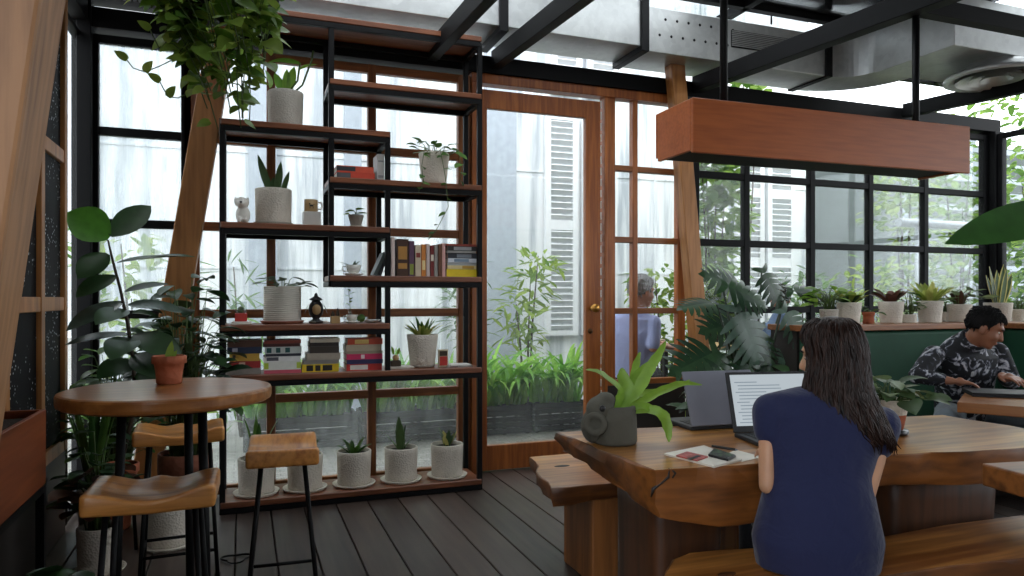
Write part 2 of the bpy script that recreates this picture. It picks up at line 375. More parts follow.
# side wall of dark panels in wooden frames
def side_wall():
    x = -.92; t = thing('wall_side', 'side wall of speckled black panels in wooden frames', None); struct(t)
    f = MB(); ys = [4.42, 3.95, 3.4, 2.85, 2.3, 1.75, 1.2, .4]
    for yy in ys: f.box(x - .03, x + .035, yy - .03, yy + .03, .44, 3.0)
    for z in (.47, 1.22, 2.0, 2.9): f.box(x - .028, x + .03, .4, 4.42, z - .035, z + .035)
    f.build('wall_frame', M['column_wood'], t, bevel=.003, seg=1)
    m, nt, p, o = newmat('speckled_black')
    vo = N(nt, 'ShaderNodeTexVoronoi', Scale=42.); nt.links.new(coords(nt), vo.inputs['Vector'])
    nz = N(nt, 'ShaderNodeTexNoise', Scale=5., Detail=2.); nt.links.new(coords(nt), nz.inputs['Vector'])
    r = ramp(nt, [(.16, (1, 1, 1, 1)), (.26, (0, 0, 0, 1))]); nt.links.new(vo.outputs['Distance'], r.inputs[0])
    r2 = ramp(nt, [(.45, (0, 0, 0, 1)), (.55, (1, 1, 1, 1))]); nt.links.new(nz.outputs[0], r2.inputs[0])
    mm = N(nt, 'ShaderNodeMath', operation='MULTIPLY'); nt.links.new(r.outputs[0], mm.inputs[0]); nt.links.new(r2.outputs[0], mm.inputs[1])
    mx = N(nt, 'ShaderNodeMix', data_type='RGBA'); nt.links.new(mm.outputs[0], mx.inputs[0]); mx.inputs[6].default_value = hexc(15, 15, 17); mx.inputs[7].default_value = hexc(200, 205, 210)
    nt.links.new(mx.outputs[2], p.inputs['Base Color']); p.inputs['Roughness'].default_value = .7; p.inputs['Specular IOR Level'].default_value = .15
    MB().box(x - .012, x + .012, .4, 4.42, .47, 2.9).build('wall_panel', m, t)
    MB().box(x - .03, x + .03, .4, 4.42, 0, .44).build('wall_plinth', M['dark_panel'], t)
side_wall()
grid_window('window_6', 'narrow glass strip between side wall and corner post', [4.46, 4.875], [.04, 2.80], .03, M['black_frame'], M['black_frame'], M['glass_win'], y=-.92, plane='X')
# roof: black beams, dark panels, glass strip
def beam(name, x, y0, y1, w=.07, h=.12):
    zf = lambda y: 2.945 - .055 * (4.88 - y)
    mb = MB(); mb.bar((x, y0, zf(y0)), (x, y1, zf(y1)), w, h)
    return struct(mb.build(name, M['black_frame'], bevel=.004), 'black steel roof beam')
beam('trim_7', 1.215, -1., 4.80); beam('trim_8', 1.68, -1., 4.80); beam('trim_9', 3.37, 2.0, 4.80, .09, .12); beam('trim_10', 5.6, 1, 4.80)
struct(MB().bar((3.37, 2.86, 2.835), (7.0, 2.86, 2.835), .07, .09).build('trim_11', M['black_frame'], bevel=.004), 'black steel crossbeam')
struct(MB().bar((-.9, .4, 2.80), (-.9, 4.85, 2.95), .1, .14).build('trim_12', M['black_frame'], bevel=.004), 'black eaves beam over the side wall')
cl = MB(); cl.box(-1.0, 7.2, -2.6, 3.1, 3.52, 3.56); cl.box(3.3, 5.4, 3.1, 4.5, 3.52, 3.56); cl.box(-1.0, 0.2, 3.6, 4.95, 3.02, 3.06)  # first panel lies out of view, extended this far to darken the room
struct(cl.build('ceiling', M['dark_ceiling']), 'dark roof panels, the wide near one unseen and sized to dim the room')
rb = MB()
for i in range(26): rb.box(-.83 + i * .028, -.815 + i * .028, 4.30, 4.74, 3.0, 3.02)
struct(rb.build('ceiling_ribs', M['ribbed']), 'pale ribbed sheet under the roof in the corner')
pu = MB()
for x in (-.9, .6, 2.1, 3.6, 5.1, 6.7): pu.box(x - .03, x + .03, 2.6, 5.4, 3.46, 3.52)
for y in (3.6, 4.5, 5.4): pu.box(-1, 7, y - .03, y + .03, 3.46, 3.52)
struct(pu.build('ceiling_bars', M['black_frame']), 'black glazing bars of the roof')
rg = MB(); rg.box(.2, 7.0, 3.1, 5.4, 3.50, 3.508)
struct(rg.build('ceiling_glass', M['glass_roof']), 'glass roof over the duct')

# unseen wall added behind the viewer, its opening sized to set the fill light
bw = MB(); bw.box(-1.0, 7.3, -2.7, -2.6, 0, 1.1); bw.box(-1.0, 2.4, -2.7, -2.6, 1.1, 3.5); bw.box(4.2, 7.3, -2.7, -2.6, 1.1, 3.5); bw.box(2.4, 4.2, -2.7, -2.6, 2.4, 3.5)
struct(bw.build('wall_back_added', M['dark_panel']), 'unseen dark wall with an opening, added behind the viewer to limit fill light')
# ================================================================ bookshelf
BX0, BX1, BY0, BY1 = -.113, 1.445, 4.45, 4.76
def bookshelf():
    t = thing('bookshelf', 'tall black steel bookshelf with stepped brown boards against the wooden windows', 'bookshelf', ((BX0 + BX1) / 2, BY0, 0))
    ox, oy = (BX0 + BX1) / 2, BY0
    bw = .032
    def post(x, z0, z1):
        for y in (0, BY1 - BY0):
            mb = MB(); mb.box(x - ox - bw / 2, x - ox + bw / 2, y - bw / 2, y + bw / 2, z0, z1)
            mb.build('post', M['black_metal'], t, bevel=.003, seg=1)
    XM, XN = .50, .843
    post(BX0, 0, 2.285); post(BX1, 0, 2.90); post(XM, 1.355, 2.90); post(XN, .775, 2.285)
    def shelf(x0, x1, z, low=False):
        d = BY1 - BY0
        s = MB(); s.box(x0 - ox - .01, x1 - ox + .01, -.022, d + .012, z - .036, z - .0008)
        s.build('shelf_board', M['shelf_wood'], t, bevel=.004, seg=1)
        f = MB(); zz = z - .037
        for y in (-.004, d): f.box(x0 - ox, x1 - ox, y - bw / 2, y + bw / 2, zz - .032, zz)
        for x in (x0, x1): f.box(x - ox - bw / 2, x - ox + bw / 2, 0, d, zz - .032, zz)
        f.build('shelf_rail', M['black_metal'], t, bevel=.002, seg=1)
    for x0, x1, z in ((.12, BX1, 2.955), (XM, BX1, 2.58), (BX0, XN, 2.285), (XM, BX1, 1.985), (BX0, XN, 1.69), (XM, BX1, 1.388), (BX0, XN, 1.094), (BX0, BX1, .80), (BX0, BX1, .072)): shelf(x0, x1, z)
    # short diagonal-end side rails of the raised cell
    return t
bookshelf()

# ================================================================ round bar table
def round_table():
    c = Vector((-.232, 2.64, 0))
    t = thing('bar_table', 'round brown wooden bar table on dark steel legs', 'table', c)
    mb = MB(); R = .325
    prof = [(0.001, .905), (R - .012, .905), (R - .002, .911), (R, .92), (R, .94), (R - .003, .947), (R - .012, .95), (.001, .95)]
    mb.lathe(prof, n=96, sm=False); mb.build('table_top', M['round_wood'], t)
    for a in (-20, 90, 200):
        aa = math.radians(a - 20.6); r0, r1 = .140, .165
        mb = MB(); mb.tube([(r0 * math.cos(aa), r0 * math.sin(aa), .90), (r1 * math.cos(aa), r1 * math.sin(aa), 0)], .0145, 10)
        mb.build('leg', M['black_metal'], t)
    mb = MB(); mb.lathe([(.001, .893), (.25, .893), (.25, .904), (.001, .904)], n=40); mb.build('top_plate', M['black_metal'], t)
    return t
round_table()

# ================================================================ bar stools: saddle seat, four splayed rods, foot ring
def make_stool():
    t = thing('bar_stool', 'wooden saddle seat bar stool on thin black legs standing in front of the round table', 'stool', group='bar stools at the round table')
    L, W, H, th = .345, .25, .69, .046
    nx, ny = 20, 12
    top, bot = [], []
    for i in range(nx + 1):
        u = -1 + 2 * i / nx
        for j in range(ny + 1):
            v = -1 + 2 * j / ny
            x, y = u * L / 2, v * W / 2
            dip = .026 * (1 - math.cos(PI * min(1, abs(u) * 1.15))) - .012        # raised ends
            ridge = .016 * math.exp(-(u / .22) ** 2) * max(0, v + .15)             # saddle ridge at the back edge
            sc = -.014 * math.exp(-((abs(u) - .5) / .28) ** 2) * math.exp(-(v / .8) ** 2)
            top.append((x, y, H + dip * .55 + ridge + sc)); bot.append((x, y, H - th + .006 * abs(u)))
    mb = MB(); n1 = ny + 1; vs = top + bot; o = len(top); fs = []
    for i in range(nx):
        for j in range(ny):
            a = i * n1 + j; fs.append((a, a + n1, a + n1 + 1, a + 1)); fs.append((o + a, o + a + 1, o + a + n1 + 1, o + a + n1))
    for i in range(nx):
        a = i * n1; fs.append((a, o + a, o + a + n1, a + n1)); a = i * n1 + ny; fs.append((a, a + n1, o + a + n1, o + a))
    for j in range(ny):
        a = j; fs.append((a, a + 1, o + a + 1, o + a)); a = nx * n1 + j; fs.append((a, o + a, o + a + 1, a + 1))
    mb.add(vs, fs, 0, True)
    s = mb.build('seat', M['stool_wood'], t, bevel=.011, seg=3)
    for sx in (-1, 1):
        for sy in (-1, 1):
            mb = MB(); mb.tube([(sx * .115, sy * .075, H - th + .004), (sx * .15, sy * .135, .012)], .0085, 8); mb.tube([(sx * .15, sy * .135, .012), (sx * .1505, sy * .136, 0)], .012, 8)
            mb.build('leg', M['black_metal'], t)
    mb = MB(); zr = .2; f = (H - th - zr) / (H - th); px, py = .115 + .035 * f, .075 + .06 * f
    c = [(-px, -py), (px, -py), (px, py), (-px, py)]
    for i in range(4):
        a, b = c[i], c[(i + 1) % 4]; mb.tube([(a[0], a[1], zr), (b[0], b[1], zr)], .007, 8)
    mb.build('foot_rail', M['black_metal'], t)
    return t
st = make_stool()
p = at_z(155, 491, .68); st.location = (p.x, p.y, 0); st.rotation_euler.z = math.radians(-1.5)
p = at_z(180, 431, .685); st2 = dup(st, (p.x, p.y, 0), math.radians(3), 'wooden saddle seat bar stool standing behind the round table next to the terracotta bowl')
p = at_z(283, 448, .685); st3 = dup(st, (p.x, p.y, 0), math.radians(87), 'wooden saddle seat bar stool standing apart before the row of white pots')
# stool pads drawn on the floor: black cable loop by the third stool
def cable():
    mb = MB(); c = at_z(236, 560, 0); pts = []
    for i in range(46):
        a = i / 45 * 2 * PI * 1.6; r = .055 + .012 * math.sin(3 * a)
        pts.append((c.x + r * math.cos(a) * 1.1, c.y + r * math.sin(a), .006 + .004 * i / 45))
    mb.tube(pts, .004, 6)
    tag(mb.build('cable', M['black_metal']), 'coiled black cable lying on the deck by a stool foot', 'cable')
cable()

# ================================================================ live edge table, benches
def slab_mesh(outline, z_top, thick, inset=.02, mats=None, rough=.012, seed=1, crown=0.):
    """outline: plan points; thick(x,y) gives depth below; the rim is faceted and slopes inwards"""
    rnd = random.Random(seed); n = len(outline)
    cx = sum(p[0] for p in outline) / n; cy = sum(p[1] for p in outline) / n
    mb = MB(); rings = []
    for k, (fz, fi) in enumerate(((0, .0), (.03, -.005), (.35, -.003), (.7, .004), (.97, inset * .5), (1., inset * .5 + .006))):
        ring = []
        for i, (x, y) in enumerate(outline):
            d = Vector((cx - x, cy - y, 0)); d.normalize()
            j = rnd.uniform(-rough, rough) * (1 if 0 < fz < 1 else .15)
            th = thick(x, y)
            ring.append(Vector((x, y, z_top - fz * th)) + d * (fi + j))
        rings.append(ring)
    rings.reverse()
    mb.ring_loft(rings, caps=True, mi=1, sm=True)
    # last two faces are the caps: bottom and top
    mb.mi[-1] = 0
    return mb
def live_table():
    zt = .74
    A = at_z(655, 470, zt); B = at_z(558, 432, zt); Cc = at_z(943, 415, zt); D = at_z(1024, 447, zt)
    ux = (D - A).normalized(); E = A + ux * 1.72
    def lerp(a, b, u): return a + (b - a) * u
    pts = []
    rnd = random.Random(3)
    def edge(a, b, n, wob):
        for i in range(n):
            u = i / n; p = lerp(a, b, u); d = (b - a).normalized(); nn = Vector((d.y, -d.x, 0))
            q = p + nn * (wob * (math.sin(u * 9 + n) * .6 + rnd.uniform(-.4, .4)) * math.sin(PI * u))
            pts.append((q.x, q.y))
    edge(A, E, 26, .022); edge(E, Cc, 9, .02); edge(Cc, B, 26, .016); edge(B, A, 10, .012)
    base = lerp(A, Cc, .5); base.z = 0
    t = thing('slab_table', 'thick live edge wooden slab table in front of the woman', 'table', base)
    def thick(x, y):
        u = (Vector((x, y, zt)) - A).dot(ux) / 1.75
        v = min(1, max(0, ((Vector((x, y, zt)) - A).dot(Vector((-ux.y, ux.x, 0)))) / .62))
        return .075 + .035 * min(1, max(0, u * 9)) + (.07 / (1 + math.exp((u - .30) * 40))) * max(0, 1 - 1.3 * v) + .006 * math.sin(u * 11)
    mb = slab_mesh([(x - base.x, y - base.y) for x, y in pts], zt, lambda x, y: thick(x + base.x, y + base.y), rough=.014, seed=5)
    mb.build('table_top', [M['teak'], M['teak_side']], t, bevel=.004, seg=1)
    ang = math.atan2(ux.y, ux.x)
    R = Matrix.Rotation(ang, 3, 'Z'); uy = Vector((-ux.y, ux.x, 0))
    for du, wx, wy, dv in ((.20, .27, .36, .33), (1.24, .5, .34, .34)):
        c = A + ux * du + uy * dv - base; mb = MB()
        hh = zt - .10
        n = 24; rings = []
        for z, f in ((0, 1.0), (.1, .97), (.35, .94), (hh - .12, .97), (hh, 1.0)):
            ring = []
            for i in range(n):
                a = 2 * PI * i / n; q = Vector((math.copysign(abs(math.cos(a)) ** .3, math.cos(a)) * wx / 2 * f, math.copysign(abs(math.sin(a)) ** .3, math.sin(a)) * wy / 2 * f, 0))
                q = R @ q; ring.append(Vector((c.x + q.x, c.y + q.y, z)))
            rings.append(ring)
        mb.ring_loft(rings)
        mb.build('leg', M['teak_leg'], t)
    # dark splits near the cut corner
    for k, pp in enumerate((((669, 468.5), (668, 477), (660, 484), (653, 489), (651, 497)), ((671, 469), (675, 473), (672, 478)))):
        pts = []
        for (x, y) in pp:
            d = ray(x, y); n_ = -uy; q0 = A + uy * .004 + n_ * 0; tt = (q0 - EYE).dot(n_) / d.dot(n_); pts.append(EYE + d * tt - base)
        m2 = MB(); m2.tube(pts, [.003, .006, .004, .006, .002][:len(pts)], 6); m2.build('crack', M['dark_panel'], t)
    return t, A, ux, uy
TBL, TA, TUX, TUY = live_table()

def back_bench():
    z = .45
    p0 = at_z(552, 488, z); p1 = at_z(530, 457, z)
    t = thing('wood_bench', 'heavy wooden plank bench on block legs across the table near the door', 'bench', (p0.x + .5, (p0.y + p1.y) / 2, 0))
    o = t.location
    pts = []; rnd = random.Random(8); x1 = p0.x + 1.15
    cor = [(p0.x, p0.y), (x1, p0.y - .03), (x1, p1.y - .03), (p1.x, p1.y)]
    for i in range(4):
        a, b = cor[i], cor[(i + 1) % 4]; n = (14, 5, 14, 6)[i]
        for k in range(n):
            u = k / n; w = .016 * math.sin(u * 8 + i) * math.sin(PI * u) + rnd.uniform(-.006, .006)
            dx, dy = b[0] - a[0], b[1] - a[1]; L = math.hypot(dx, dy)
            pts.append((a[0] + dx * u + dy / L * w - o.x, a[1] + dy * u - dx / L * w - o.y))
    mb = slab_mesh(pts, z, lambda x, y: .075 + .01 * math.sin(x * 9), rough=.006, seed=9, inset=.03)
    # dark knot hole, a shallow dish on the near end
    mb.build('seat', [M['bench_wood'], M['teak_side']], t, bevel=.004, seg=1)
    for xx in (p0.x + .27, p0.x + 1.04):
        mb = MB(); mb.box(xx - .065 - o.x, xx + .065 - o.x, p0.y + .03 - o.y, p0.y + .33 - o.y, 0, z - .07); mb.build('leg', M['bench_wood'] if False else M['teak_leg2'], t, bevel=.008)
    k = MB(); c = at_z(562, 466, z); k.ball((c.x - o.x, c.y - o.y, z - .0015), (.045, .022, .004), n=14, m=6)
    k.build('knot', M['dark_panel'], t)
M['teak_leg2'] = wood('teak_leg2', hexc(96, 58, 28), hexc(142, 90, 46), 'Z', .45, scale=.8, ring=14)
back_bench()
def front_bench():
    z = .46
    far = [(675, 559), (690, 553), (720, 550), (760, 548), (830, 543), (882, 537), (946, 525), (1024, 515), (1080, 509)]
    near = [(664, 577), (660, 600), (700, 622), (770, 614), (830, 592), (870, 578), (946, 566), (1024, 558), (1090, 551)]
    P = [at_z(x, y, z) for x, y in near] + [at_z(x, y, z) for x, y in reversed(far)]
    c = sum(P, Vector()) / len(P); c.z = 0
    # refine outline
    Q = []
    for i in range(len(P)):
        a, b = P[i], P[(i + 1) % len(P)]
        for k in range(3): q = a.lerp(b, k / 3); Q.append((q.x - c.x, q.y - c.y))
    t = thing('plank_bench', 'curved live edge wooden bench the woman sits on', 'bench', c)
    mb = slab_mesh(Q, z, lambda x, y: .085, rough=.004, seed=4, inset=.03)
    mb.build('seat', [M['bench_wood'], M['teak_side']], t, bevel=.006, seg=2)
    ax = (at_z(990, 516, z) - at_z(700, 585, z)).normalized(); mid0 = at_z(715, 584, z)
    R = Matrix.Rotation(math.atan2(ax.y, ax.x), 3, 'Z')
    for u in (.16, 1.02):
        mb = MB(); q = mid0 + ax * u - c; mb.obox((q.x, q.y, (z - .08) / 2), (.13, .26, z - .08), R); mb.build('leg', M['teak_leg2'], t, bevel=.008)
    for (px, py, a, b) in ((727, 574, .034, .016),):
        k = MB(); q = at_z(px, py, z) - c; k.ball((q.x, q.y, z - .0015), (a, b, .004), n=14, m=6); k.build('knot', M['teak_leg'], t)
front_bench()
def corner_table():
    z = .77; a = at_z(981, 463, z)
    t = thing('wood_table', 'corner of a dark brown wooden table on black legs beside the slab table', 'table', (a.x + .361, a.y - .280, 0), rotz=math.radians(-9))
    mb = MB(); mb.box(-.4, .4, -.36, .22, z - .065, z); mb.build('table_top', M['teak_side'], t, bevel=.006)
    for x in (.04, .33):
        for y in (-.3, .16):
            mb = MB(); mb.box(x - .02, x + .02, y - .02, y + .02, 0, z - .066); mb.build('leg', M['black_metal'], t, bevel=.003, seg=1)
corner_table()
def laptop_table():
    z = .75; a = at_z(957, 402, z); rz = math.radians(-57); R = Matrix.Rotation(rz, 3, 'Z'); L, W = .95, .62
    c = a + R @ Vector((L / 2, W / 2, 0))
    t = thing('cafe_table', 'rectangular brown wooden table before the man in the floral shirt', 'table', (c.x, c.y, 0), rz)
    mb = MB(); mb.box(-L / 2, L / 2, -W / 2, W / 2, z - .05, z); mb.build('table_top', M['round_wood'], t, bevel=.005)
    for x in (-.12, .36):
        mb = MB(); mb.box(x - .03, x + .03, -.16, .02, .02, z - .051); mb.build('leg', M['black_metal'], t)
        mb = MB(); mb.box(x - .04, x + .04, -.26, .12, 0, .02); mb.build('foot', M['black_metal'], t, bevel=.005)
laptop_table()

# ================================================================ hanging wooden trough
def trough():
    y = math.radians(-1.5); c = Vector((1.943, 2.795, 1.924))
    t = thing('hanging_trough', 'long brown wooden box trough hung from the roof on black rods', 'hanging box', c, rotz=y)
    L, W, H, th = 1.74, .335, .254, .02
    mb = MB()
    mb.box(0, L, 0, th, 0, H); mb.box(0, L, W - th, W, 0.03, H); mb.box(0, th, th, W - th, 0.012, H); mb.box(L - th, L, th, W - th, 0.012, H)
    mb.build('side_board', M['trough_wood'], t, bevel=.003, seg=1)
    mb = MB(); mb.box(th, L - th, th, W - th, .022, .034); mb.build('bottom_board', M['black_frame'], t)
    return t, c, y
TR, TRC, TRY = trough()
def rod(px, ztop):
    # the rod stands inside the trough's mid line
    best = None
    for i in range(400):
        u = i / 400 * 1.74; p = TRC + Matrix.Rotation(TRY, 3, 'Z') @ Vector((u, .10, 0)); q = p - EYE
        x = CX + FPX * (q.x * CS - q.y * SN) / (q.x * SN + q.y * CS)
        if best is None or abs(x - px) < best[0]: best = (abs(x - px), u)
    mb = MB(); mb.tube([(best[1], .10, .035), (best[1], .10, ztop - TRC.z)], .019, 12)
    mb.build('hanger_rod', M['black_metal'], TR)
rod(724, 3.5); rod(916, 2.81)

# ================================================================ corner seat, plant ledge
YB = 3.55; XB = 5.06
M['green_seat'] = plain('green_seat', hexc(12, 66, 43), .7, var=.08)
M['ledge_wood'] = wood('ledge_wood', hexc(128, 78, 44), hexc(172, 112, 68), 'X', .42, ring=8)
def banquette():
    t = thing('banquette', 'dark green padded corner bench seat under the plant ledge', 'bench', (4.1, YB, 0))
    o = t.location; x0 = 3.33
    mb = MB(); mb.box(x0 - o.x, XB - o.x + .1, 0, .1, .38, 1.03); mb.build('backrest', M['green_seat'], t, bevel=.025, seg=3)
    mb = MB(); mb.box(XB - o.x, XB - o.x + .1, 1.0 - o.y, -.003, .38, 1.03); mb.build('backrest', M['green_seat'], t, bevel=.025, seg=3)
    mb = MB(); mb.box(x0 - o.x, XB - o.x - .01, -.46, -.01, .3, .45); mb.build('seat', M['green_seat'], t, bevel=.03, seg=3)
    mb = MB(); mb.box(XB - o.x - .47, XB - o.x - .01, 1.0 - o.y, -.47, .3, .45); mb.build('seat', M['green_seat'], t, bevel=.03, seg=3)
    mb = MB(); mb.box(x0 - o.x + .01, XB - o.x, -.42, .09, 0, .30); mb.box(XB - o.x - .42, XB - o.x + .09, 1.0 - o.y, -.42, 0, .3); mb.build('plinth', M['dark_panel'], t, bevel=.004)
banquette()
def ledge():
    mb = MB(); mb.box(3.31, XB + .35, YB - .02, YB + .36, 1.037, 1.075); mb.box(XB - .02, XB + .35, 1.0, YB - .021, 1.037, 1.075)
    mb.box(3.32, XB + .33, YB + .101, YB + .34, 0, 1.037, 1); mb.box(XB + .102, XB + .33, 1.0, YB + .1, 0, 1.037, 1)
    struct(mb.build('trim_13', [M['ledge_wood'], M['dark_panel']], bevel=.004), 'wooden ledge above the green seat')
ledge()

# ================================================================ ducts
def duct_mat():
    m, nt, p, o = newmat('galvanised')
    nz = N(nt, 'ShaderNodeTexVoronoi', Scale=26.); nt.links.new(coords(nt), nz.inputs['Vector'])
    n2 = N(nt, 'ShaderNodeTexNoise', Scale=3., Detail=5.); nt.links.new(coords(nt), n2.inputs['Vector'])
    mx = N(nt, 'ShaderNodeMix', data_type='RGBA'); mx.inputs[0].default_value = .8; nt.links.new(nz.outputs['Color'], mx.inputs[6]); nt.links.new(n2.outputs[0], mx.inputs[7])
    bw = N(nt, 'ShaderNodeRGBToBW'); nt.links.new(mx.outputs[2], bw.inputs[0])
    r = ramp(nt, [(.2, hexc(168, 170, 170)), (.8, hexc(208, 210, 208))]); nt.links.new(bw.outputs[0], r.inputs[0]); nt.links.new(r.outputs[0], p.inputs['Base Color'])
    p.inputs['Metallic'].default_value = .55; p.inputs['Roughness'].default_value = .36
    b = N(nt, 'ShaderNodeBump', Strength=.35, Distance=.02); nt.links.new(n2.outputs[0], b.inputs['Height']); nt.links.new(b.outputs[0], p.inputs['Normal'])
    return m
M['duct'] = duct_mat()
def ducts():
    t = thing('air_duct', 'silver rectangular air duct running under the roof and turning at an elbow', 'duct', (2.0, 4.72, 3.08))
    o = t.location; z0, z1 = 0.0, .33; y0, y1 = 4.53 - o.y, 4.93 - o.y
    def L(x): return x - o.x
    for x0, x1, dz in ((-.6, 1.62, .0), (1.66, 2.70, 0.0), (2.76, 4.42, -.03)):
        mb = MB(); mb.box(L(x0), L(x1), y0, y1, z0 + dz, z1 + dz); mb.build('duct_section', M['duct'], t, bevel=.004, seg=1)
    for x in (1.64, 2.73, 4.44):
        mb = MB(); mb.box(L(x) - .03, L(x) + .03, y0 - .025, y1 + .025, z0 - .04, z1 + .02); mb.build('flange', M['black_metal'], t, bevel=.003, seg=1)
    # elbow turning towards the room
    mb = MB(); rings = []; xc, yc = L(4.47), y0 - .24
    for i in range(11):
        a = PI / 2 * (1 - i / 10)
        ri, ro = .24, .24 + (y1 - y0)
        rings.append([Vector((xc + ri * math.cos(a), yc + ri * math.sin(a), z0 - .03)), Vector((xc + ro * math.cos(a), yc + ro * math.sin(a), z0 - .03)),
                      Vector((xc + ro * math.cos(a), yc + ro * math.sin(a), z1 - .03)), Vector((xc + ri * math.cos(a), yc + ri * math.sin(a), z1 - .03))])
    mb.ring_loft(rings, sm=False); mb.build('elbow', M['duct'], t)
    mb = MB(); mb.box(L(4.68), L(5.5), y0 - .92, y0 - .245, z0 - .05, z1 - .02); mb.build('plenum_box', M['duct'], t, bevel=.004, seg=1)
    # grille
    gx0, gx1 = at_y(731, 50, 4.53).x, at_y(800, 60, 4.53).x
    mb = MB(); zc0, zc1 = .12, .25
    mb.box(L(gx0), L(gx1), y0 - .008, y0 - .001, zc0 - .03, zc1 - .03)
    for i in range(9):
        z = zc0 - .03 + .008 + i * .0135; mb.box(L(gx0), L(gx1), y0 - .018, y0 - .009, z, z + .006, 1)
    mb.build('grille', [M['black_frame'], M['duct']], t)
    # rivet dots
    for i in range(7):
        for j in range(2):
            mb = MB(); mb.ball((L(2.86 + i * .1 + .05 * j), y0 - .001, .10 + .12 * j), (.011, .004, .011), n=8, m=5); mb.build('rivet', M['black_metal'], t)
    for x in (.4, 2.2, 3.9):
        for y in (y0 + .03, y1 - .03):
            mb = MB(); mb.tube([(L(x), y, z1), (L(x), y, .40)], .008, 6); mb.build('hanger', M['black_metal'], t)
    return t
ducts()
def diffuser():
    p = at_t(996, 70, 5.45)
    t = thing('round_diffuser', 'round silver air diffuser under the duct end', 'air diffuser', (p.x, p.y, 2.91))
    mb = MB(); mb.lathe([(.20, .12), (.205, .10), (.30, .05), (.345, .035), (.35, .01), (.33, .0), (.30, .012), (.25, .03)], n=40); mb.build('rim', M['duct'], t)
    for r in (.27, .19, .11):
        mb = MB(); mb.lathe([(r, .0), (r - .03, .035), (r - .07, .05)], n=36); mb.build('cone', M['duct'], t)
    mb = MB(); mb.lathe([(.20, .12), (.20, .05)], n=30, caps=True); mb.build('neck', M['duct'], t)
diffuser()

# ================================================================ tall wooden plant box on legs, close by
def plant_box():
    z1, z0 = .80, .50
    a = at_z(46, 409, z1)
    t = thing('planter_box', 'reddish brown wooden planter box on black legs against the side wall', 'planter', (a.x - .13, a.y - .5, 0))
    mb = MB(); th = .018; x0, x1, y0, y1 = -.115, .13, -.6, .5
    mb.box(x1 - th, x1, y0, y1, z0, z1); mb.box(x0, x0 + th, y0, y1, z0, z1); mb.box(x0 + th, x1 - th, y1 - th, y1, z0, z1); mb.box(x0 + th, x1 - th, y0, y0 + th, z0, z1); mb.box(x0 + th, x1 - th, y0 + th, y1 - th, z0, z0 + .02)
    mb.build('box_body', M['box_wood'], t, bevel=.002, seg=1)
    mb = MB(); mb.box(x0 + th, x1 - th, y0 + th, y1 - th, z0 + .021, z1 - .03); mb.build('soil', plain('soil', hexc(46, 36, 28), .9, bump=.6), t)
    mb = MB()
    for x in (x0, x1 - .03): mb.box(x, x + .03, y0, y1, z0 - .032, z0 - .001)
    for y in (y0, y1 - .03): mb.box(x0 + .03, x1 - .03, y, y + .03, z0 - .032, z0 - .001)
    mb.build('base_frame', M['black_metal'], t)
    for x in (x0, x1 - .03):
        for y in (y0, y1 - .03): mb = MB(); mb.box(x, x + .03, y, y + .03, 0, z0 - .033); mb.build('leg', M['black_metal'], t)
    return a
PBOX = plant_box()
# ================================================================ pots, books, small things on the shelf
def pot_mat(name, c, bs=90., ribs=False, rough=.7):
    m, nt, p, o = newmat(name)
    v = coords(nt)
    vo = N(nt, 'ShaderNodeTexVoronoi', Scale=bs); nt.links.new(v, vo.inputs['Vector'])
    nz = N(nt, 'ShaderNodeTexNoise', Scale=9., Detail=4.); nt.links.new(v, nz.inputs['Vector'])
    r = ramp(nt, [(.25, tuple(x * .82 for x in c[:3]) + (1,)), (.7, c)]); nt.links.new(nz.outputs[0], r.inputs[0]); nt.links.new(r.outputs[0], p.inputs['Base Color'])
    p.inputs['Roughness'].default_value = rough
    h = vo.outputs['Distance']
    if ribs:
        wv = N(nt, 'ShaderNodeTexWave', Scale=26., Distortion=1.5, bands_direction='Z'); nt.links.new(v, wv.inputs['Vector']); h = wv.outputs['Fac']
    b = N(nt, 'ShaderNodeBump', Strength=.55, Distance=.006); nt.links.new(h, b.inputs['Height']); nt.links.new(b.outputs[0], p.inputs['Normal'])
    return m
M['pot_white'] = pot_mat('pot_white', hexc(216, 208, 194))
M['pot_ribbed'] = pot_mat('pot_ribbed', hexc(206, 200, 188), ribs=True)
M['pot_grey'] = pot_mat('pot_grey', hexc(186, 180, 168))
M['terracotta'] = pot_mat('terracotta', hexc(176, 98, 66), 40., rough=.8)
M['terracotta_dark'] = pot_mat('terracotta_dark', hexc(140, 84, 62), 40., rough=.8)
M['stone'] = pot_mat('stone', hexc(84, 82, 72), 30., rough=.85)
M['soil2'] = plain('soil2', hexc(44, 34, 27), .95, var=.3, vs=60, bump=.8)
M['leaf_dark'] = leafmat('leaf_dark', hexc(26, 48, 28), hexc(52, 82, 44), .35, .2)
M['leaf_mid'] = leafmat('leaf_mid', hexc(44, 78, 34), hexc(92, 128, 56), .42, .35)
M['leaf_bright'] = leafmat('leaf_bright', hexc(84, 128, 42), hexc(140, 176, 70), .42, .45)
M['leaf_pothos'] = leafmat('leaf_pothos', hexc(84, 120, 38), hexc(164, 184, 86), .4, .5)
M['leaf_yellow'] = leafmat('leaf_yellow', hexc(120, 140, 52), hexc(196, 196, 112), .45, .4)
M['leaf_snake'] = leafmat('leaf_snake', hexc(40, 66, 40), hexc(78, 104, 58), .4, .1)
M['leaf_grey'] = leafmat('leaf_grey', hexc(66, 84, 70), hexc(110, 124, 104), .5, .2)
M['leaf_red'] = leafmat('leaf_red', hexc(58, 40, 34), hexc(96, 66, 50), .4, .3)
M['leaf_redgreen'] = leafmat('leaf_redgreen', hexc(40, 44, 36), hexc(104, 62, 48), .4, .25)
M['leaf_edge'] = leafmat('leaf_edge', hexc(196, 184, 96), hexc(214, 204, 126), .45, .2)
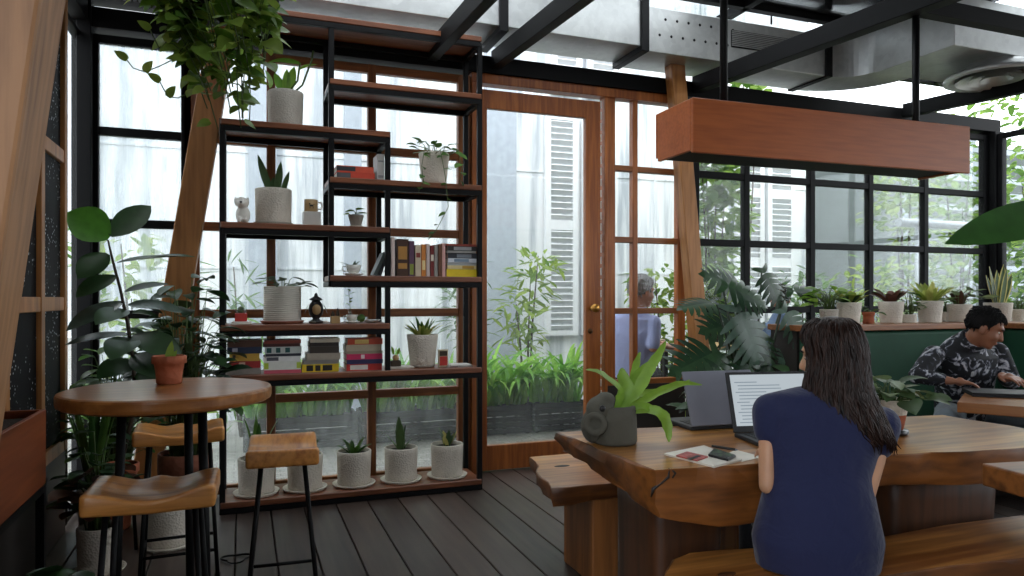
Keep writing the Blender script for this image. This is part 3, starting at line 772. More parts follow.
M['stem_green'] = plain('stem_green', hexc(72, 92, 44), .5)
M['stem_brown'] = plain('stem_brown', hexc(62, 50, 36), .7)

def pot(t, r_top, r_bot, h, mat, saucer=0., z=0., rim=0., soil=True, saucer_mat=None):
    th = min(.012, r_top * .14); z0 = z + (.012 if saucer else 0)
    mb = MB()
    prof = [(.001, z0), (r_bot, z0), (r_bot + .003, z0 + .004)]
    for i in range(1, 6): u = i / 6; prof.append((r_bot + (r_top - r_bot) * u ** .9, z0 + h * u))
    if rim: prof = prof[:3] + [(r_bot + (r_top - rim - r_bot) * .5, z0 + h * .4), (r_top - rim, z0 + h * .72), (r_top, z0 + h * .73), (r_top, z0 + h - .003)]
    else: prof.append((r_top, z0 + h - .004))
    prof += [(r_top - .003, z0 + h), (r_top - th, z0 + h), (r_top - th - .001, z0 + h - .004), (max(.002, r_top - th - .004), z0 + h * .5), (.001, z0 + h * .5)]
    mb.lathe(prof, n=40); mb.build('pot', mat, t)
    if saucer:
        mb = MB(); mb.lathe([(.001, z), (saucer - .012, z), (saucer, z + .016), (saucer - .006, z + .018), (saucer - .014, z + .0115), (.001, z + .0115)], n=40); mb.build('saucer', saucer_mat or mat, t)
    zs = z0 + h - .022
    if soil:
        mb = MB(); mb.lathe([(.001, zs), (r_top - th - .0025, zs - .002), (r_top - th - .004, zs - .012), (.001, zs - .012)], n=24); mb.build('soil', M['soil2'], t)
    return zs
def plant_sword(t, z, n, L, W, mat, spread=.25, seed=0, droop=.1, r0=.02, name='foliage', shape='sword', fold=.35):
    rnd = random.Random(seed); mb = MB()
    for i in range(n):
        a = 2 * PI * i / n + rnd.uniform(-.4, .4); s = spread * rnd.uniform(.4, 1.1)
        d = Vector((math.cos(a) * s, math.sin(a) * s, 1)).normalized()
        mb.leaf((math.cos(a) * r0, math.sin(a) * r0, z), d, Vector((-math.cos(a), -math.sin(a), .4)), L * rnd.uniform(.65, 1.05), W, -droop if False else droop, fold, shape, 7, twist=rnd.uniform(-.5, .5))
    return mb.build(name, mat, t)
def plant_bush(t, z, n, R, H, leafL, leafW, mat, seed=0, shape='oval', name='foliage', stems=True, droop=.6, r0=.0, flat=.35):
    """stalks arching out of the pot, a leaf at each end"""
    rnd = random.Random(seed); mb = MB(); sm = MB()
    for i in range(n):
        a = rnd.uniform(0, 2 * PI); u = rnd.random() ** .6; rr = R * u; hh = H * (1 - .55 * u ** 2) * rnd.uniform(.45, 1.05)
        p0 = Vector((math.cos(a) * r0 * rnd.random(), math.sin(a) * r0 * rnd.random(), z)); p2 = Vector((math.cos(a) * rr, math.sin(a) * rr, z + hh))
        p1 = Vector((p0.x + (p2.x - p0.x) * .3, p0.y + (p2.y - p0.y) * .3, z + hh * .75))
        if stems: sm.tube([p0, p1, p2], [.0035, .003, .002], 5)
        d = Vector((math.cos(a + rnd.uniform(-.6, .6)), math.sin(a + rnd.uniform(-.6, .6)), rnd.uniform(-.3, .45)))
        s = rnd.uniform(.6, 1.1)
        mb.leaf(p2, d, Vector((rnd.uniform(-flat, flat), rnd.uniform(-flat, flat), 1)), leafL * s, leafW * s, droop * rnd.uniform(.4, 1.3), .22, shape, 6)
    if stems: sm.build('stalks', M['stem_green'], t)
    return mb.build(name, mat, t)
def trail(t, pts, n, L, W, mat, seed=0, name='vine'):
    rnd = random.Random(seed); mb = MB(); pts = [Vector(p) for p in pts]
    mb.tube(pts, .0025, 5, mi=1)
    for i in range(n):
        u = (i + .5) / n * (len(pts) - 1); k = int(u); p = pts[k].lerp(pts[k + 1], u - k)
        a = rnd.uniform(0, 2 * PI)
        mb.leaf(p, Vector((math.cos(a), math.sin(a), rnd.uniform(-.5, .1))), Vector((rnd.uniform(-.4, .4), -.5, .8)), L * rnd.uniform(.7, 1.1), W * rnd.uniform(.7, 1.1), .5, .2, 'heart', 6)
    return mb.build(name, [mat, M['stem_green']], t)

YS = 4.60      # middle of the shelves
ZB = .072
# five white pots on the bottom board
names = ['white textured cylinder pot holding a tall leaning shoot, half hidden by a stool',
         'white cylinder pot behind the separate stool, leaf tips showing above the seat',
         'white textured cylinder pot with a low tuft of leaves, middle of the bottom board row',
         'white textured cylinder pot with the tallest single upright blade on the bottom board',
         'white cylinder pot with short snake plant blades at the door end of the bottom board']
for i, (px, n) in enumerate(zip((256.5, 305, 354, 401, 447), names)):
    p = at_y(px, 470, YS - .02)
    t = thing('potted_plant', n, 'potted plant', (p.x, YS - .02, ZB), group='white pots on the bottom shelf board')
    zs = pot(t, .108, .1, .205, M['pot_white'], .134)
    if i == 0: plant_sword(t, zs, 4, .30, .05, M['leaf_mid'], .35, 1, .3)
    if i == 1: plant_sword(t, zs, 6, .19, .045, M['leaf_snake'], .6, 2, .3)
    if i == 2: plant_sword(t, zs, 14, .11, .035, M['leaf_mid'], .9, 3, .6, r0=.03)
    if i == 3: plant_sword(t, zs, 3, .21, .07, M['leaf_snake'], .12, 4, .05); plant_sword(t, zs, 2, .13, .04, M['leaf_mid'], .9, 9, .3, name='side_blades')
    if i == 4: plant_sword(t, zs, 7, .135, .045, M['leaf_snake'], .5, 5, .1); plant_sword(t, zs, 3, .13, .05, M['leaf_edge'], .6, 6, .1, r0=.016, name='blade_edges')
# pots higher up
def shelf_pot(px, z, label, r0, r1, h, mat, saucer=0, y=YS, rim=0., smat=None):
    p = at_y(px, 300, y); t = thing('potted_plant', label, 'potted plant', (p.x, y, z))
    return t, pot(t, r0, r1, h, mat, saucer, rim=rim, saucer_mat=smat)
t, z = shelf_pot(285.5, 2.285, 'grey speckled cylinder pot with big glossy shoots on the high shelf', .107, .1, .225, M['pot_grey'])
mb = MB(); sm = MB()
mb.leaf((0, 0, z), (.05, -.05, 1), (0, -1, .3), .17, .05, .1, .4, 'oval'); mb.leaf((.01, 0, z), (.22, .05, 1), (0, -1, .4), .2, .06, .1, .5, 'oval'); mb.leaf((-.02, 0, z), (-.3, .05, 1), (.3, -1, .4), .15, .06, .1, .5, 'oval')
mb.leaf((.08, -.02, z + .2), (-1, 0, .08), (0, -.6, 1), .19, .13, .5, .2, 'heart'); mb.leaf((.08, 0, z + .17), (.8, -.1, .4), (-.3, -.6, 1), .12, .07, .3, .3, 'heart')
sm.tube([(0, 0, z), (.07, -.01, z + .1), (.085, -.02, z + .21)], .006, 6); sm.tube([(.02, 0, z), (.1, 0, z + .08), (.155, 0, z + .24), (.165, 0, z + .3)], .006, 6)
mb.build('foliage', M['leaf_bright'], t); sm.build('stalks', M['stem_green'], t)
t, z = shelf_pot(273.5, 1.69, 'cream speckled cylinder pot with a dark upright snake plant beside the white figurine', .108, .104, .21, M['pot_white'], .12, smat=M['pot_grey'])
mb = MB(); mb.leaf((-.02, 0, z), (-.32, 0, 1), (.2, -1, .1), .24, .06, -.12, .3, 'sword', 8); mb.leaf((.02, 0, z), (.12, 0, 1), (-.1, -1, 0), .2, .055, .05, .3, 'sword', 8); mb.leaf((.05, .01, z), (.3, 0, 1), (-.1, -1, 0), .15, .04, .05, .3, 'sword', 8); mb.leaf((0, .02, z), (0, 0, 1), (0, -1, 0), .1, .05, .05, .3, 'sword', 8)
mb.build('foliage', M['leaf_snake'], t)
t, z = shelf_pot(282.5, 1.094, 'pale horizontally ribbed cylinder pot with a flat rosette of round leaves', .11, .11, .215, M['pot_ribbed'], .13, smat=M['terracotta_dark'])
plant_bush(t, z, 16, .14, .09, .085, .06, M['leaf_grey'], 11, 'oval', droop=.5, r0=.05)
t, z = shelf_pot(434, 1.985, 'pale tapered pot with trailing heart leaved vine on the upper shelf', .102, .078, .215, M['pot_white'])
plant_bush(t, z, 17, .15, .13, .075, .06, M['leaf_mid'], 12, 'heart', droop=.7, r0=.06)
trail(t, [(-.05, -.08, z), (-.1, -.16, z + .03), (-.13, -.2, z - .1), (-.12, -.205, z - .2), (-.15, -.2, z - .26)], 7, .06, .05, M['leaf_mid'], 3, 'vine')
trail(t, [(-.02, -.08, z), (.0, -.16, z + .02), (.02, -.205, z - .15), (.04, -.21, z - .35), (-.04, -.21, z - .5), (-.09, -.21, z - .56)], 10, .05, .042, M['leaf_mid'], 4, 'vine')
trail(t, [(.06, -.06, z), (.12, -.17, z + .02), (.13, -.205, z - .1), (.115, -.205, z - .2)], 6, .075, .06, M['leaf_mid'], 5, 'vine')
t, z = shelf_pot(422.5, .80, 'pale tapered pot with a spiky yellow-green rosette above the bottom board', .103, .08, .20, M['pot_white'], .085, smat=M['pot_grey'])
plant_sword(t, z, 16, .15, .035, M['leaf_yellow'], 1.1, 13, .5, r0=.03); plant_sword(t, z, 8, .15, .04, M['leaf_mid'], .5, 14, .3, r0=.02, name='inner_leaves')
t, z = shelf_pot(356, 1.69, 'small grey bowl pot with round green leaves under the stack of red books', .05, .03, .075, M['pot_grey'], .045, smat=M['pot_white'])
plant_bush(t, z, 5, .05, .06, .06, .055, M['leaf_bright'], 15, 'heart', droop=.4)
# small things on the clutter board
def lathe_thing(name, label, cat, px, z, parts, y=4.53, n=24, group=None):
    p = at_y(px, 300, y); t = thing(name, label, cat, (p.x, y, z), group=group)
    for nm, prof, m in parts: mb = MB(); mb.lathe(prof, n=n); mb.build(nm, m, t)
    return t
M['porcelain'] = plain('porcelain', hexc(226, 224, 216), .25, var=.04)
M['red_gloss'] = plain('red_gloss', hexc(188, 52, 44), .4)
M['black_gloss'] = plain('black_gloss', hexc(26, 26, 28), .3)
M['tan'] = plain('tan', hexc(184, 152, 104), .5)
M['paper'] = plain('paper', hexc(224, 220, 208), .8, var=.06)
M['card'] = plain('card', hexc(190, 176, 150), .8)
# cactus in glass cube on red base
p = at_y(241, 300, 4.53); t = thing('terrarium', 'tiny cactus in a glass cube over a red block near the bookshelf post', 'terrarium', (p.x, 4.53, 1.094))
mb = MB(); mb.box(-.034, .034, -.034, .034, .018, .066); mb.build('red_block', M['red_gloss'], t, bevel=.003)
mb = MB(); mb.box(-.052, .06, -.045, .045, 0, .017); mb.build('base', M['paper'], t, bevel=.002)
mb = MB(); mb.lathe([(.001, .067), (.014, .067), (.02, .08), (.016, .1), (.001, .107)], n=12); mb.build('cactus', M['leaf_snake'], t)
g = MB(); z0, z1, a = .067, .135, .033
for x0, x1, y0, y1 in ((-a, a, -a, -a + .003), (-a, a, a - .003, a), (-a, -a + .003, -a, a), (a - .003, a, -a, a)): g.box(x0, x1, y0, y1, z0, z1)
g.build('glass_walls', M['glass_clear'], t)
# black bird-shaped lantern ornament
p = at_y(316, 300, 4.55); t = thing('bird_ornament', 'black penguin shaped ornament with a tan belly on the clutter board', 'ornament', (p.x, 4.55, 1.094))
mb = MB(); mb.lathe([(.001, 0), (.042, 0), (.044, .012), (.026, .022), (.02, .03), (.04, .055), (.046, .085), (.04, .115), (.026, .135), (.024, .142)], n=24, caps=True); mb.build('body', M['black_gloss'], t)
mb = MB(); mb.lathe([(.03, .141), (.042, .146), (.026, .158), (.012, .166), (.01, .178), (.004, .186), (.001, .188)], n=24); mb.build('cap', M['black_gloss'], t)
mb = MB(); mb.ball((0, -.028, .085), (.028, .024, .036)); mb.build('belly', M['tan'], t)
for sx in (-1, 1): mb = MB(); mb.leaf((sx * .04, 0, .12), (sx * .5, -.1, -1), (sx, 0, .3), .07, .03, .2, .2); mb.build('wing', M['black_gloss'], t)
# wooden pen block with two cones
p = at_y(335.5, 300, 4.52); t = thing('wooden_block', 'small wooden block with two brown cones standing on it', 'ornament', (p.x, 4.52, 1.094))
mb = MB(); mb.box(-.03, .026, -.025, .025, 0, .045); mb.build('block', M['tan'], t, bevel=.003)
for x, h in ((-.016, .03), (.014, .05)): mb = MB(); mb.lathe([(.011, .0455), (.012, .055), (.006, .046 + h * .8), (.001, .046 + h)], c=(x, 0, 0), n=10, caps=True); mb.build('cone', M['stem_brown'], t)
# cups with saucers
def cup(px, z, label, y=4.52, s=1., mat='porcelain', plant=True, cat='cup'):
    p = at_y(px, 300, y); t = thing('tea_cup', label, cat, (p.x, y, z + .0), group=None)
    mb = MB(); mb.lathe([(.001, .012 * s), (.022 * s, .012 * s), (.036 * s, .03 * s), (.042 * s, .058 * s), (.039 * s, .058 * s), (.03 * s, .028 * s), (.001, .02 * s)], n=24); mb.build('cup', M[mat], t)
    mb = MB(); mb.tube([(-.038 * s, 0, .05 * s), (-.056 * s, 0, .05 * s), (-.06 * s, 0, .036 * s), (-.05 * s, 0, .024 * s), (-.034 * s, 0, .026 * s)], .0035 * s, 6); mb.build('handle', M[mat], t)
    mb = MB(); mb.lathe([(.001, 0), (.03 * s, 0), (.058 * s, .01 * s), (.056 * s, .013 * s), (.03 * s, .0045 * s), (.001, .0045 * s)], n=28); mb.build('saucer', M[mat], t)
    return t
t = cup(353.5, 1.388, 'white tea cup planter on its saucer beside the row of upright books', s=1.15)
mb = MB(); mb.leaf((0, 0, .05), (-1, -.1, .5), (0, -.3, 1), .10, .02, .4, .3, 'strap'); mb.leaf((0, 0, .05), (.6, 0, .8), (0, -.3, 1), .06, .02, .4, .3, 'strap'); mb.leaf((0, 0, .05), (.2, .1, .8), (0, -.3, 1), .05, .02, .4, .3, 'strap'); mb.build('sprout', M['leaf_grey'], t)
t = cup(352, 1.094, 'small white cup and saucer holding a green ball plant on the clutter board', s=.9)
mb = MB(); mb.ball((.055, -.01, .03), (.026, .024, .026)); o = mb.build('ball_plant', M['leaf_mid'], t)
# sprig in a slim glass vase
p = at_y(350, 300, 4.60); t = thing('bud_vase', 'slim glass vase with a single green sprig behind the small cup', 'vase', (p.x, 4.60, 1.094))
mb = MB(); mb.lathe([(.001, 0), (.018, 0), (.022, .03), (.01, .06), (.009, .08), (.007, .08), (.008, .06), (.018, .03), (.001, .005)], n=18); mb.build('vase', M['glass_clear'], t)
mb = MB(); mb.tube([(0, 0, .02), (0, 0, .12), (-.008, 0, .2)], .002, 5, mi=1)
for i in range(7): mb.leaf((0, 0, .09 + i * .018), (math.cos(i * 2.4), math.sin(i * 2.4), .5), (0, 0, 1), .045, .02, .5, .2)
mb.build('sprig', [M['leaf_bright'], M['stem_green']], t)
# white dish
lathe_thing('dish', 'flat white dish at the end of the clutter board', 'dish', 371, 1.094, [('bowl', [(.001, .002), (.025, 0), (.06, .018), (.057, .021), (.025, .006), (.001, .006)], M['porcelain'])])
for k, (px, yy) in enumerate(((313, 4.49), (326, 4.49))):
    p = at_y(px, 300, yy); mb = MB(); mb.ball((0, 0, .009), (.018, .012, .009), n=10, m=6)
    tag(mb.build('pebble', M['porcelain'] if k else M['stone'], loc=(p.x, yy, 1.094)), ('grey pebble before the penguin ornament', 'white pebble between the penguin ornament and the wooden block')[k], 'stone', 'pebbles on the clutter board')
# white dog figurine (plain stand-in), mug on a white box
p = at_y(243, 300, 4.55); t = thing('dog_figurine', 'white sitting dog figurine with a black nose beside the cream pot', 'figurine', (p.x, 4.55, 1.69))
mb = MB(); mb.ball((0, 0, .055), (.042, .036, .056)); mb.ball((-.008, -.015, .125), (.034, .036, .036)); mb.ball((-.01, -.045, .118), (.018, .022, .016)); mb.ball((.018, -.032, .02), (.014, .022, .02)); mb.ball((-.02, -.032, .02), (.014, .022, .02))
mb.ball((.026, 0, .135), (.009, .014, .028)); mb.ball((-.04, 0, .135), (.009, .014, .028))
o = mb.build('body', M['porcelain'], t); rm = o.modifiers.new('r', 'REMESH'); rm.mode = 'VOXEL'; rm.voxel_size = .006; rm.use_smooth_shade = True
mb = MB(); mb.ball((-.012, -.064, .124), (.008, .007, .006)); mb.build('nose', M['black_gloss'], t)
p = at_y(311.5, 300, 4.55)
mb = MB(); mb.box(-.052, .052, -.045, .045, 0, .088); tag(mb.build('gift_box', M['porcelain'], loc=(p.x, 4.55, 1.69), bevel=.003), 'white cube box under the tan mug', 'box')
t = thing('mug', 'tan mug with a dark animal print standing on the white cube box', 'mug', (p.x - .003, 4.55, 1.778))
mb = MB(); mb.lathe([(.001, 0), (.038, 0), (.04, .003), (.04, .075), (.037, .075), (.036, .006), (.001, .006)], n=30); mb.build('cup', M['tan'], t)
mb = MB(); mb.tube([(.038, 0, .06), (.06, 0, .06), (.068, 0, .04), (.06, 0, .02), (.038, 0, .02)], .005, 7); mb.build('handle', M['porcelain'], t)
mb = MB()
for cx, cz, a, b in ((0, .036, .012, .006), (-.011, .046, .005, .005), (-.009, .026, .002, .009), (.009, .026, .002, .009), (.013, .044, .006, .002)):
    x = cx; yy = -math.sqrt(.0404 ** 2 - x * x); mb.ball((x, yy, cz), (a, .0012, b), n=10, m=6)
mb.build('print', M['black_gloss'], t)

# ---------------------------------------------------------------- books
BM = {}
def bmat(c):
    k = tuple(c)
    if k not in BM: BM[k] = plain('cover_%d' % len(BM), hexc(*c), .5, var=.06, vs=30)
    return BM[k]
CN = {}
def book(label, x, y, z, w, d, h, c, band=None, flat=True, group=None, tilt=0., name='book'):
    """flat: spine towards the viewer, lying; else standing on the shelf. w = along X, d = depth, h = up"""
    mb = MB(); ct = .0022
    if flat:
        mb.box(-w / 2, w / 2, 0, d, 0, ct); mb.box(-w / 2, w / 2, 0, d, h - ct, h); mb.box(-w / 2, w / 2, 0, ct * 1.4, ct, h - ct)
        if band:
            for (u0, u1) in band[1]: mb.box(-w / 2 + w * u0, -w / 2 + w * u1, -.0006, 0, h * .14, h * .86, 1)
    else:
        mb.box(-w / 2, -w / 2 + ct, 0, d, 0, h); mb.box(w / 2 - ct, w / 2, 0, d, 0, h); mb.box(-w / 2 + ct, w / 2 - ct, 0, ct * 1.4, 0, h)
        if band:
            for (u0, u1) in band[1]: mb.box(-w * .38, w * .38, -.0006, 0, h * u0, h * u1, 1)
    o = mb.build(name, [bmat(c), bmat(band[0]) if band else bmat(c)], loc=(x, y, z))
    tag(o, label, 'book', group)
    pg = MB()
    if flat: pg.box(-w / 2 + .003, w / 2 - .003, ct * 1.4, d - .003, ct, h - ct)
    else: pg.box(-w / 2 + ct, w / 2 - ct, ct * 1.4, d - .003, .003, h - .003)
    pg.build('pages', M['paper'], o)
    if tilt: o.rotation_euler.y = tilt
    return o
W3 = (235, 232, 225)
def stack(px0, px1, z, rows, where, group, y=4.475, d=.17, k2=1.0):
    x0, x1 = at_y(px0, 350, y).x, at_y(px1, 350, y).x; rnd = random.Random(int(px0))
    for i, (h, c, band, desc, k) in enumerate(rows):
        h *= k2
        w = (x1 - x0) * k; dx = rnd.uniform(-.006, .006)
        book('%s, %s' % (desc, where), (x0 + x1) / 2 + dx + (x1 - x0) * (1 - k) / 2 * (.8 if k < 1 else 0), y + rnd.uniform(0, .012), z, w, d, h, c, band, True, group); z += h + .0006
G = 'books lying in stacks under the clutter board'
Z = .80
stack(226, 261, Z, [(.033, (142, 136, 128), None, 'grey marbled book at the bottom', 1), (.036, (160, 44, 44), ((210, 170, 150), ((.3, .5),)), 'dark red book', .9), (.038, (196, 154, 62), ((60, 50, 40), ((.1, .2),)), 'mustard yellow book', .86), (.034, (34, 46, 74), ((180, 180, 190), ((.15, .3),)), 'navy blue book', 1), (.036, (84, 52, 38), None, 'brown book on top', 1)], 'stack nearest the bookshelf post', G, k2=1.13)
stack(264, 301, Z, [(.018, (206, 92, 112), None, 'pink book at the bottom', 1), (.044, (226, 228, 220), ((176, 196, 70), ((.0, .12), (.88, 1.)))
    , 'thick white book with lime ends', 1), (.026, (232, 232, 230), ((90, 90, 100), ((.08, .4),)), 'white book', 1), (.014, (52, 54, 66), None, 'thin dark book', .96), (.036, (206, 214, 210), ((40, 92, 92), ((.05, .18), (.3, .42), (.55, .68))), 'white book with teal spine blocks', 1), (.016, (72, 34, 32), None, 'thin dark maroon book', 1), (.018, (132, 58, 46), None, 'brick red book on top', 1)], 'second stack from the post', G, k2=1.13)
stack(303, 340, Z, [(.042, (214, 186, 40), ((32, 30, 26), ((.12, .3), (.36, .5), (.56, .82))), 'yellow book with black lettering blocks', 1), (.022, (150, 148, 142), None, 'grey book', .96), (.036, (172, 162, 146), None, 'beige book', .92), (.036, (66, 58, 50), None, 'dark brown book', .8), (.02, (48, 42, 38), None, 'black book', .8), (.022, (206, 196, 174), None, 'cream book on top', .8)], 'third stack from the post', G, k2=1.13)
stack(346, 382, Z, [(.036, (200, 54, 48), ((226, 222, 214), ((.1, .6),)), 'red book with a white panel', .98), (.024, (44, 42, 84), None, 'indigo book', 1), (.03, (206, 46, 96), ((240, 220, 220), ((.4, .5),)), 'hot pink book', 1), (.016, (168, 158, 134), None, 'khaki book', 1), (.034, (196, 184, 158), None, 'thick cream book', .98), (.032, (196, 76, 46), ((230, 200, 120), ((.2, .6),)), 'orange red book on top', .97)], 'stack beside the middle post', G, k2=1.13)
x = at_y(397, 360, 4.5).x
book('pale paperback lying flat beside the pale tapered pot', x + .03, 4.5, Z, .16, .12, .012, (206, 196, 186), None, True, None)
# on the S_c board: two red books and one white upright
G2 = 'books on the short board under the middle post'
Z = 1.985
x0, x1 = at_y(337, 180, 4.47).x, at_y(375, 180, 4.47).x
book('red hardback with grey picture block, lower of two lying in the upper cell', (x0 + x1) / 2, 4.475, Z, x1 - x0, .17, .042, (206, 74, 52), ((90, 92, 96), ((.0, .36),)), True, G2)
book('red hardback with dark picture block, upper of two lying in the upper cell', (x0 + x1) / 2 - .003, 4.48, Z + .0426, x1 - x0 - .006, .17, .038, (214, 88, 62), ((56, 58, 62), ((.0, .5),)), True, G2)
x = at_y(381, 180, 4.47).x
book('white upright book against the post beside the two red hardbacks', x, 4.475, Z, .044, .15, .165, (206, 204, 200), ((150, 150, 150), ((.1, .2), (.7, .76))), False, G2)
# S_e: upright row and lying stack
G3 = 'upright books on the middle shelf'
Z = 1.388; y = 4.475
row = [(391.5, 395, .245, (226, 206, 196), None, 'thin cream upright book'), (397, 408.5, .235, (66, 40, 24), ((176, 128, 60), ((.2, .35), (.45, .8))), 'thick dark brown upright book with gold spine'), (409.5, 414.5, .225, (92, 62, 86), ((136, 150, 60), ((.05, .35),)), 'purple upright book with a green foot'), (415.5, 421, .2, (204, 188, 162), ((140, 60, 50), ((.6, .75),)), 'pale buff upright book'), (421.8, 426, .205, (206, 128, 56), ((235, 210, 150), ((.2, .5),)), 'orange upright book'), (426.6, 430, .21, (208, 190, 184), None, 'thin pinkish white upright book'), (430.6, 434, .2, (116, 38, 34), ((230, 220, 200), ((.5, .7),)), 'dark red upright book'), (434.6, 438, .205, (150, 146, 140), None, 'grey upright book'), (438.6, 442, .21, (104, 66, 44), None, 'brown upright book'), (442.4, 445.5, .215, (216, 168, 160), None, 'pink upright book at the end of the row')]
for a, b, h, c, band, desc in row:
    xa, xb = at_y(a, 260, y).x, at_y(b, 260, y).x
    book(desc + ' on the middle shelf', (xa + xb) / 2, y + random.uniform(0, .01), Z, xb - xa, .15, h, c, band, False, G3)
xa = at_y(372, 270, y).x
book('dark grey book leaning on the upright row', xa + .02, y + .005, Z + .004, .02, .14, .155, (72, 84, 82), None, False, G3, tilt=math.radians(24))
book('black book leaning behind the dark grey one', xa + .052, y + .01, Z + .003, .016, .14, .16, (46, 48, 52), None, False, G3, tilt=math.radians(18))
stack(447, 477, Z, [(.05, (224, 198, 30), None, 'thick bright yellow book at the bottom', 1), (.024, (222, 204, 150), ((190, 150, 60), ((.5, .9),)), 'cream and gold book', .98), (.018, (172, 176, 178), None, 'silver grey book', .98), (.026, (210, 216, 222), ((120, 140, 160), ((.2, .7),)), 'pale blue white book', .98), (.034, (40, 44, 52), ((120, 126, 134), ((.3, .8),)), 'charcoal book', .98), (.014, (150, 148, 142), None, 'thin grey book', .98), (.03, (34, 32, 32), ((150, 150, 150), ((.2, .8),)), 'black book', .98), (.014, (138, 52, 38), None, 'brick red book on top', 1)], 'stack at the door end of the middle shelf', 'books lying on the middle shelf')

# clutter beside the pale tapered pot
p = at_y(396, 360, 4.55); t = thing('wooden_figure', 'small brown wooden figure with a green sprig beside the pale tapered pot', 'ornament', (p.x, 4.56, .80))
mb = MB(); mb.box(-.032, .032, -.02, .02, .0, .05); mb.build('block', M['stem_brown'], t, bevel=.006); mb = MB(); mb.lathe([(.001, .0505), (.018, .0505), (.022, .066), (.016, .082), (.001, .088)], n=16); mb.build('head', M['tan'], t)
mb = MB(); mb.leaf((-.012, 0, .085), (-.3, -.2, 1), (0, -1, .2), .06, .02, .2, .3); mb.leaf((.01, 0, .085), (.3, -.2, 1), (0, -1, .2), .05, .02, .2, .3); mb.build('sprig', M['leaf_bright'], t)
p = at_y(443, 360, 4.52); t = thing('photo_block', 'small red and tan picture block standing on the door side of the pale tapered pot', 'picture', (p.x, 4.52, .80))
mb = MB(); mb.box(-.032, .032, -.012, .012, 0, .115); mb.build('block', M['card'], t, bevel=.002); mb = MB(); mb.box(-.025, .025, -.0135, -.0125, .012, .07); mb.build('picture', M['red_gloss'], t); mb = MB(); mb.box(-.025, .025, -.0135, -.0125, .074, .105); mb.build('caption_panel', M['stem_brown'], t)
p = at_y(459, 366, 4.5); book('thin grey magazine lying at the door end under the tapered pot', p.x, 4.47, .80, .17, .13, .008, (150, 146, 142), ((90, 60, 60), ((.1, .4),)), True)
book('thin white magazine lying on the grey one', p.x + .01, 4.48, .8085, .14, .12, .007, (214, 210, 204), None, True)
# ================================================================ outside: white facade, louvred shutters, planters, greenery
def facade_mat():
    m, nt, p, o = newmat('white_render')
    v = coords(nt, (5, 5, .35)); nz = N(nt, 'ShaderNodeTexNoise', Scale=1.3, Detail=5., Roughness=.6); nt.links.new(v, nz.inputs['Vector'])
    r = ramp(nt, [(.36, hexc(176, 182, 188)), (.5, hexc(228, 231, 233)), (.7, hexc(242, 243, 243))]); nt.links.new(nz.outputs[0], r.inputs[0]); nt.links.new(r.outputs[0], p.inputs['Base Color'])
    p.inputs['Roughness'].default_value = .85
    return m
M['facade'] = facade_mat(); M['white_paint'] = plain('white_paint', hexc(226, 228, 230), .6, var=.04); M['grey_band'] = plain('grey_band', hexc(168, 176, 186), .6, var=.08)
M['grey_wall'] = plain('grey_wall', hexc(84, 92, 90), .8, vs=3, var=.2); M['slat_black'] = plain('slat_black', hexc(20, 20, 21), .7); M['pipe'] = plain('pipe', hexc(150, 156, 160), .4, .5)
YF = 7.9
fm = MB(); fm.box(-1.4, 7.4, YF, YF + .15, -.05, 6.5)
for x in (-.2, 1.35, 2.1, 4.9, 5.6): fm.box(x, x + .03, YF - .02, YF, 0, 6.5)
for z in (1.55, 2.75, 3.9): fm.box(-1.4, 7.4, YF - .012, YF, z, z + .025)
struct(fm.build('wall_outside', M['facade']), 'white rendered wall of the house across the garden')
pb = MB(); pb.box(2.62, 2.98, YF - .12, YF, 0, 6.5); struct(pb.build('trim_14', M['grey_band']), 'pale grey pilaster on the white wall')
pb = MB(); pb.box(.05, .33, YF - .08, YF, 0, 6.5); struct(pb.build('trim_15', M['grey_band']), 'pale grey pilaster on the white wall behind the bookshelf')
pb = MB(); pb.box(1.02, 1.2, YF - .08, YF, 0, 6.5); struct(pb.build('trim_16', M['grey_band']), 'narrow pale grey pilaster behind the bookshelf')
def shutter(x0, x1, z0, z1, label):
    t = thing('louvre_shutter', label, 'shutter', ((x0 + x1) / 2, YF - .075, z0), group=None); w = (x1 - x0) / 2; fw = .07
    H = z1 - z0; f = MB(); f.box(-w, -w + fw, 0, .06, 0, H); f.box(w - fw, w, 0, .06, 0, H)
    n = max(1, round(H / 1.1)); cuts = [i * H / n for i in range(n + 1)]
    for c in cuts: a = max(0, c - .06); b = min(H, c + .06); f.box(-w + fw, w - fw, .005, .055, a, b)
    f.build('shutter_frame', M['white_paint'], t)
    for i in range(n):
        s = MB(); z = cuts[i] + .07
        R = Matrix.Rotation(math.radians(-38), 3, 'X')
        while z < cuts[i + 1] - .1: s.obox((0, .03, z + .03), (2 * (w - fw), .075, .012), R); z += .075
        s.build('slats', M['white_paint'], t)
for (x0, x1, z0, z1, lb) in ((3.37, 3.80, .8, 3.45, 'tall white louvred shutter seen through the door glass, lower storey'), (3.86, 4.33, .8, 3.45, 'tall white louvred shutter seen through the narrow window, lower storey'),
      (3.45, 3.85, 3.7, 4.6, 'white louvred shutter above the door header, beside the first duct flange'), (3.93, 4.36, 3.7, 4.6, 'white louvred shutter above the narrow window, by the timber column'),
      (6.12, 6.58, .8, 3.6, 'tall white louvred shutter behind the black window grid, nearer the timber column'), (6.64, 7.1, .8, 3.6, 'tall white louvred shutter behind the black window grid, farther from the timber column')):
    shutter(x0, x1, z0, z1, lb)
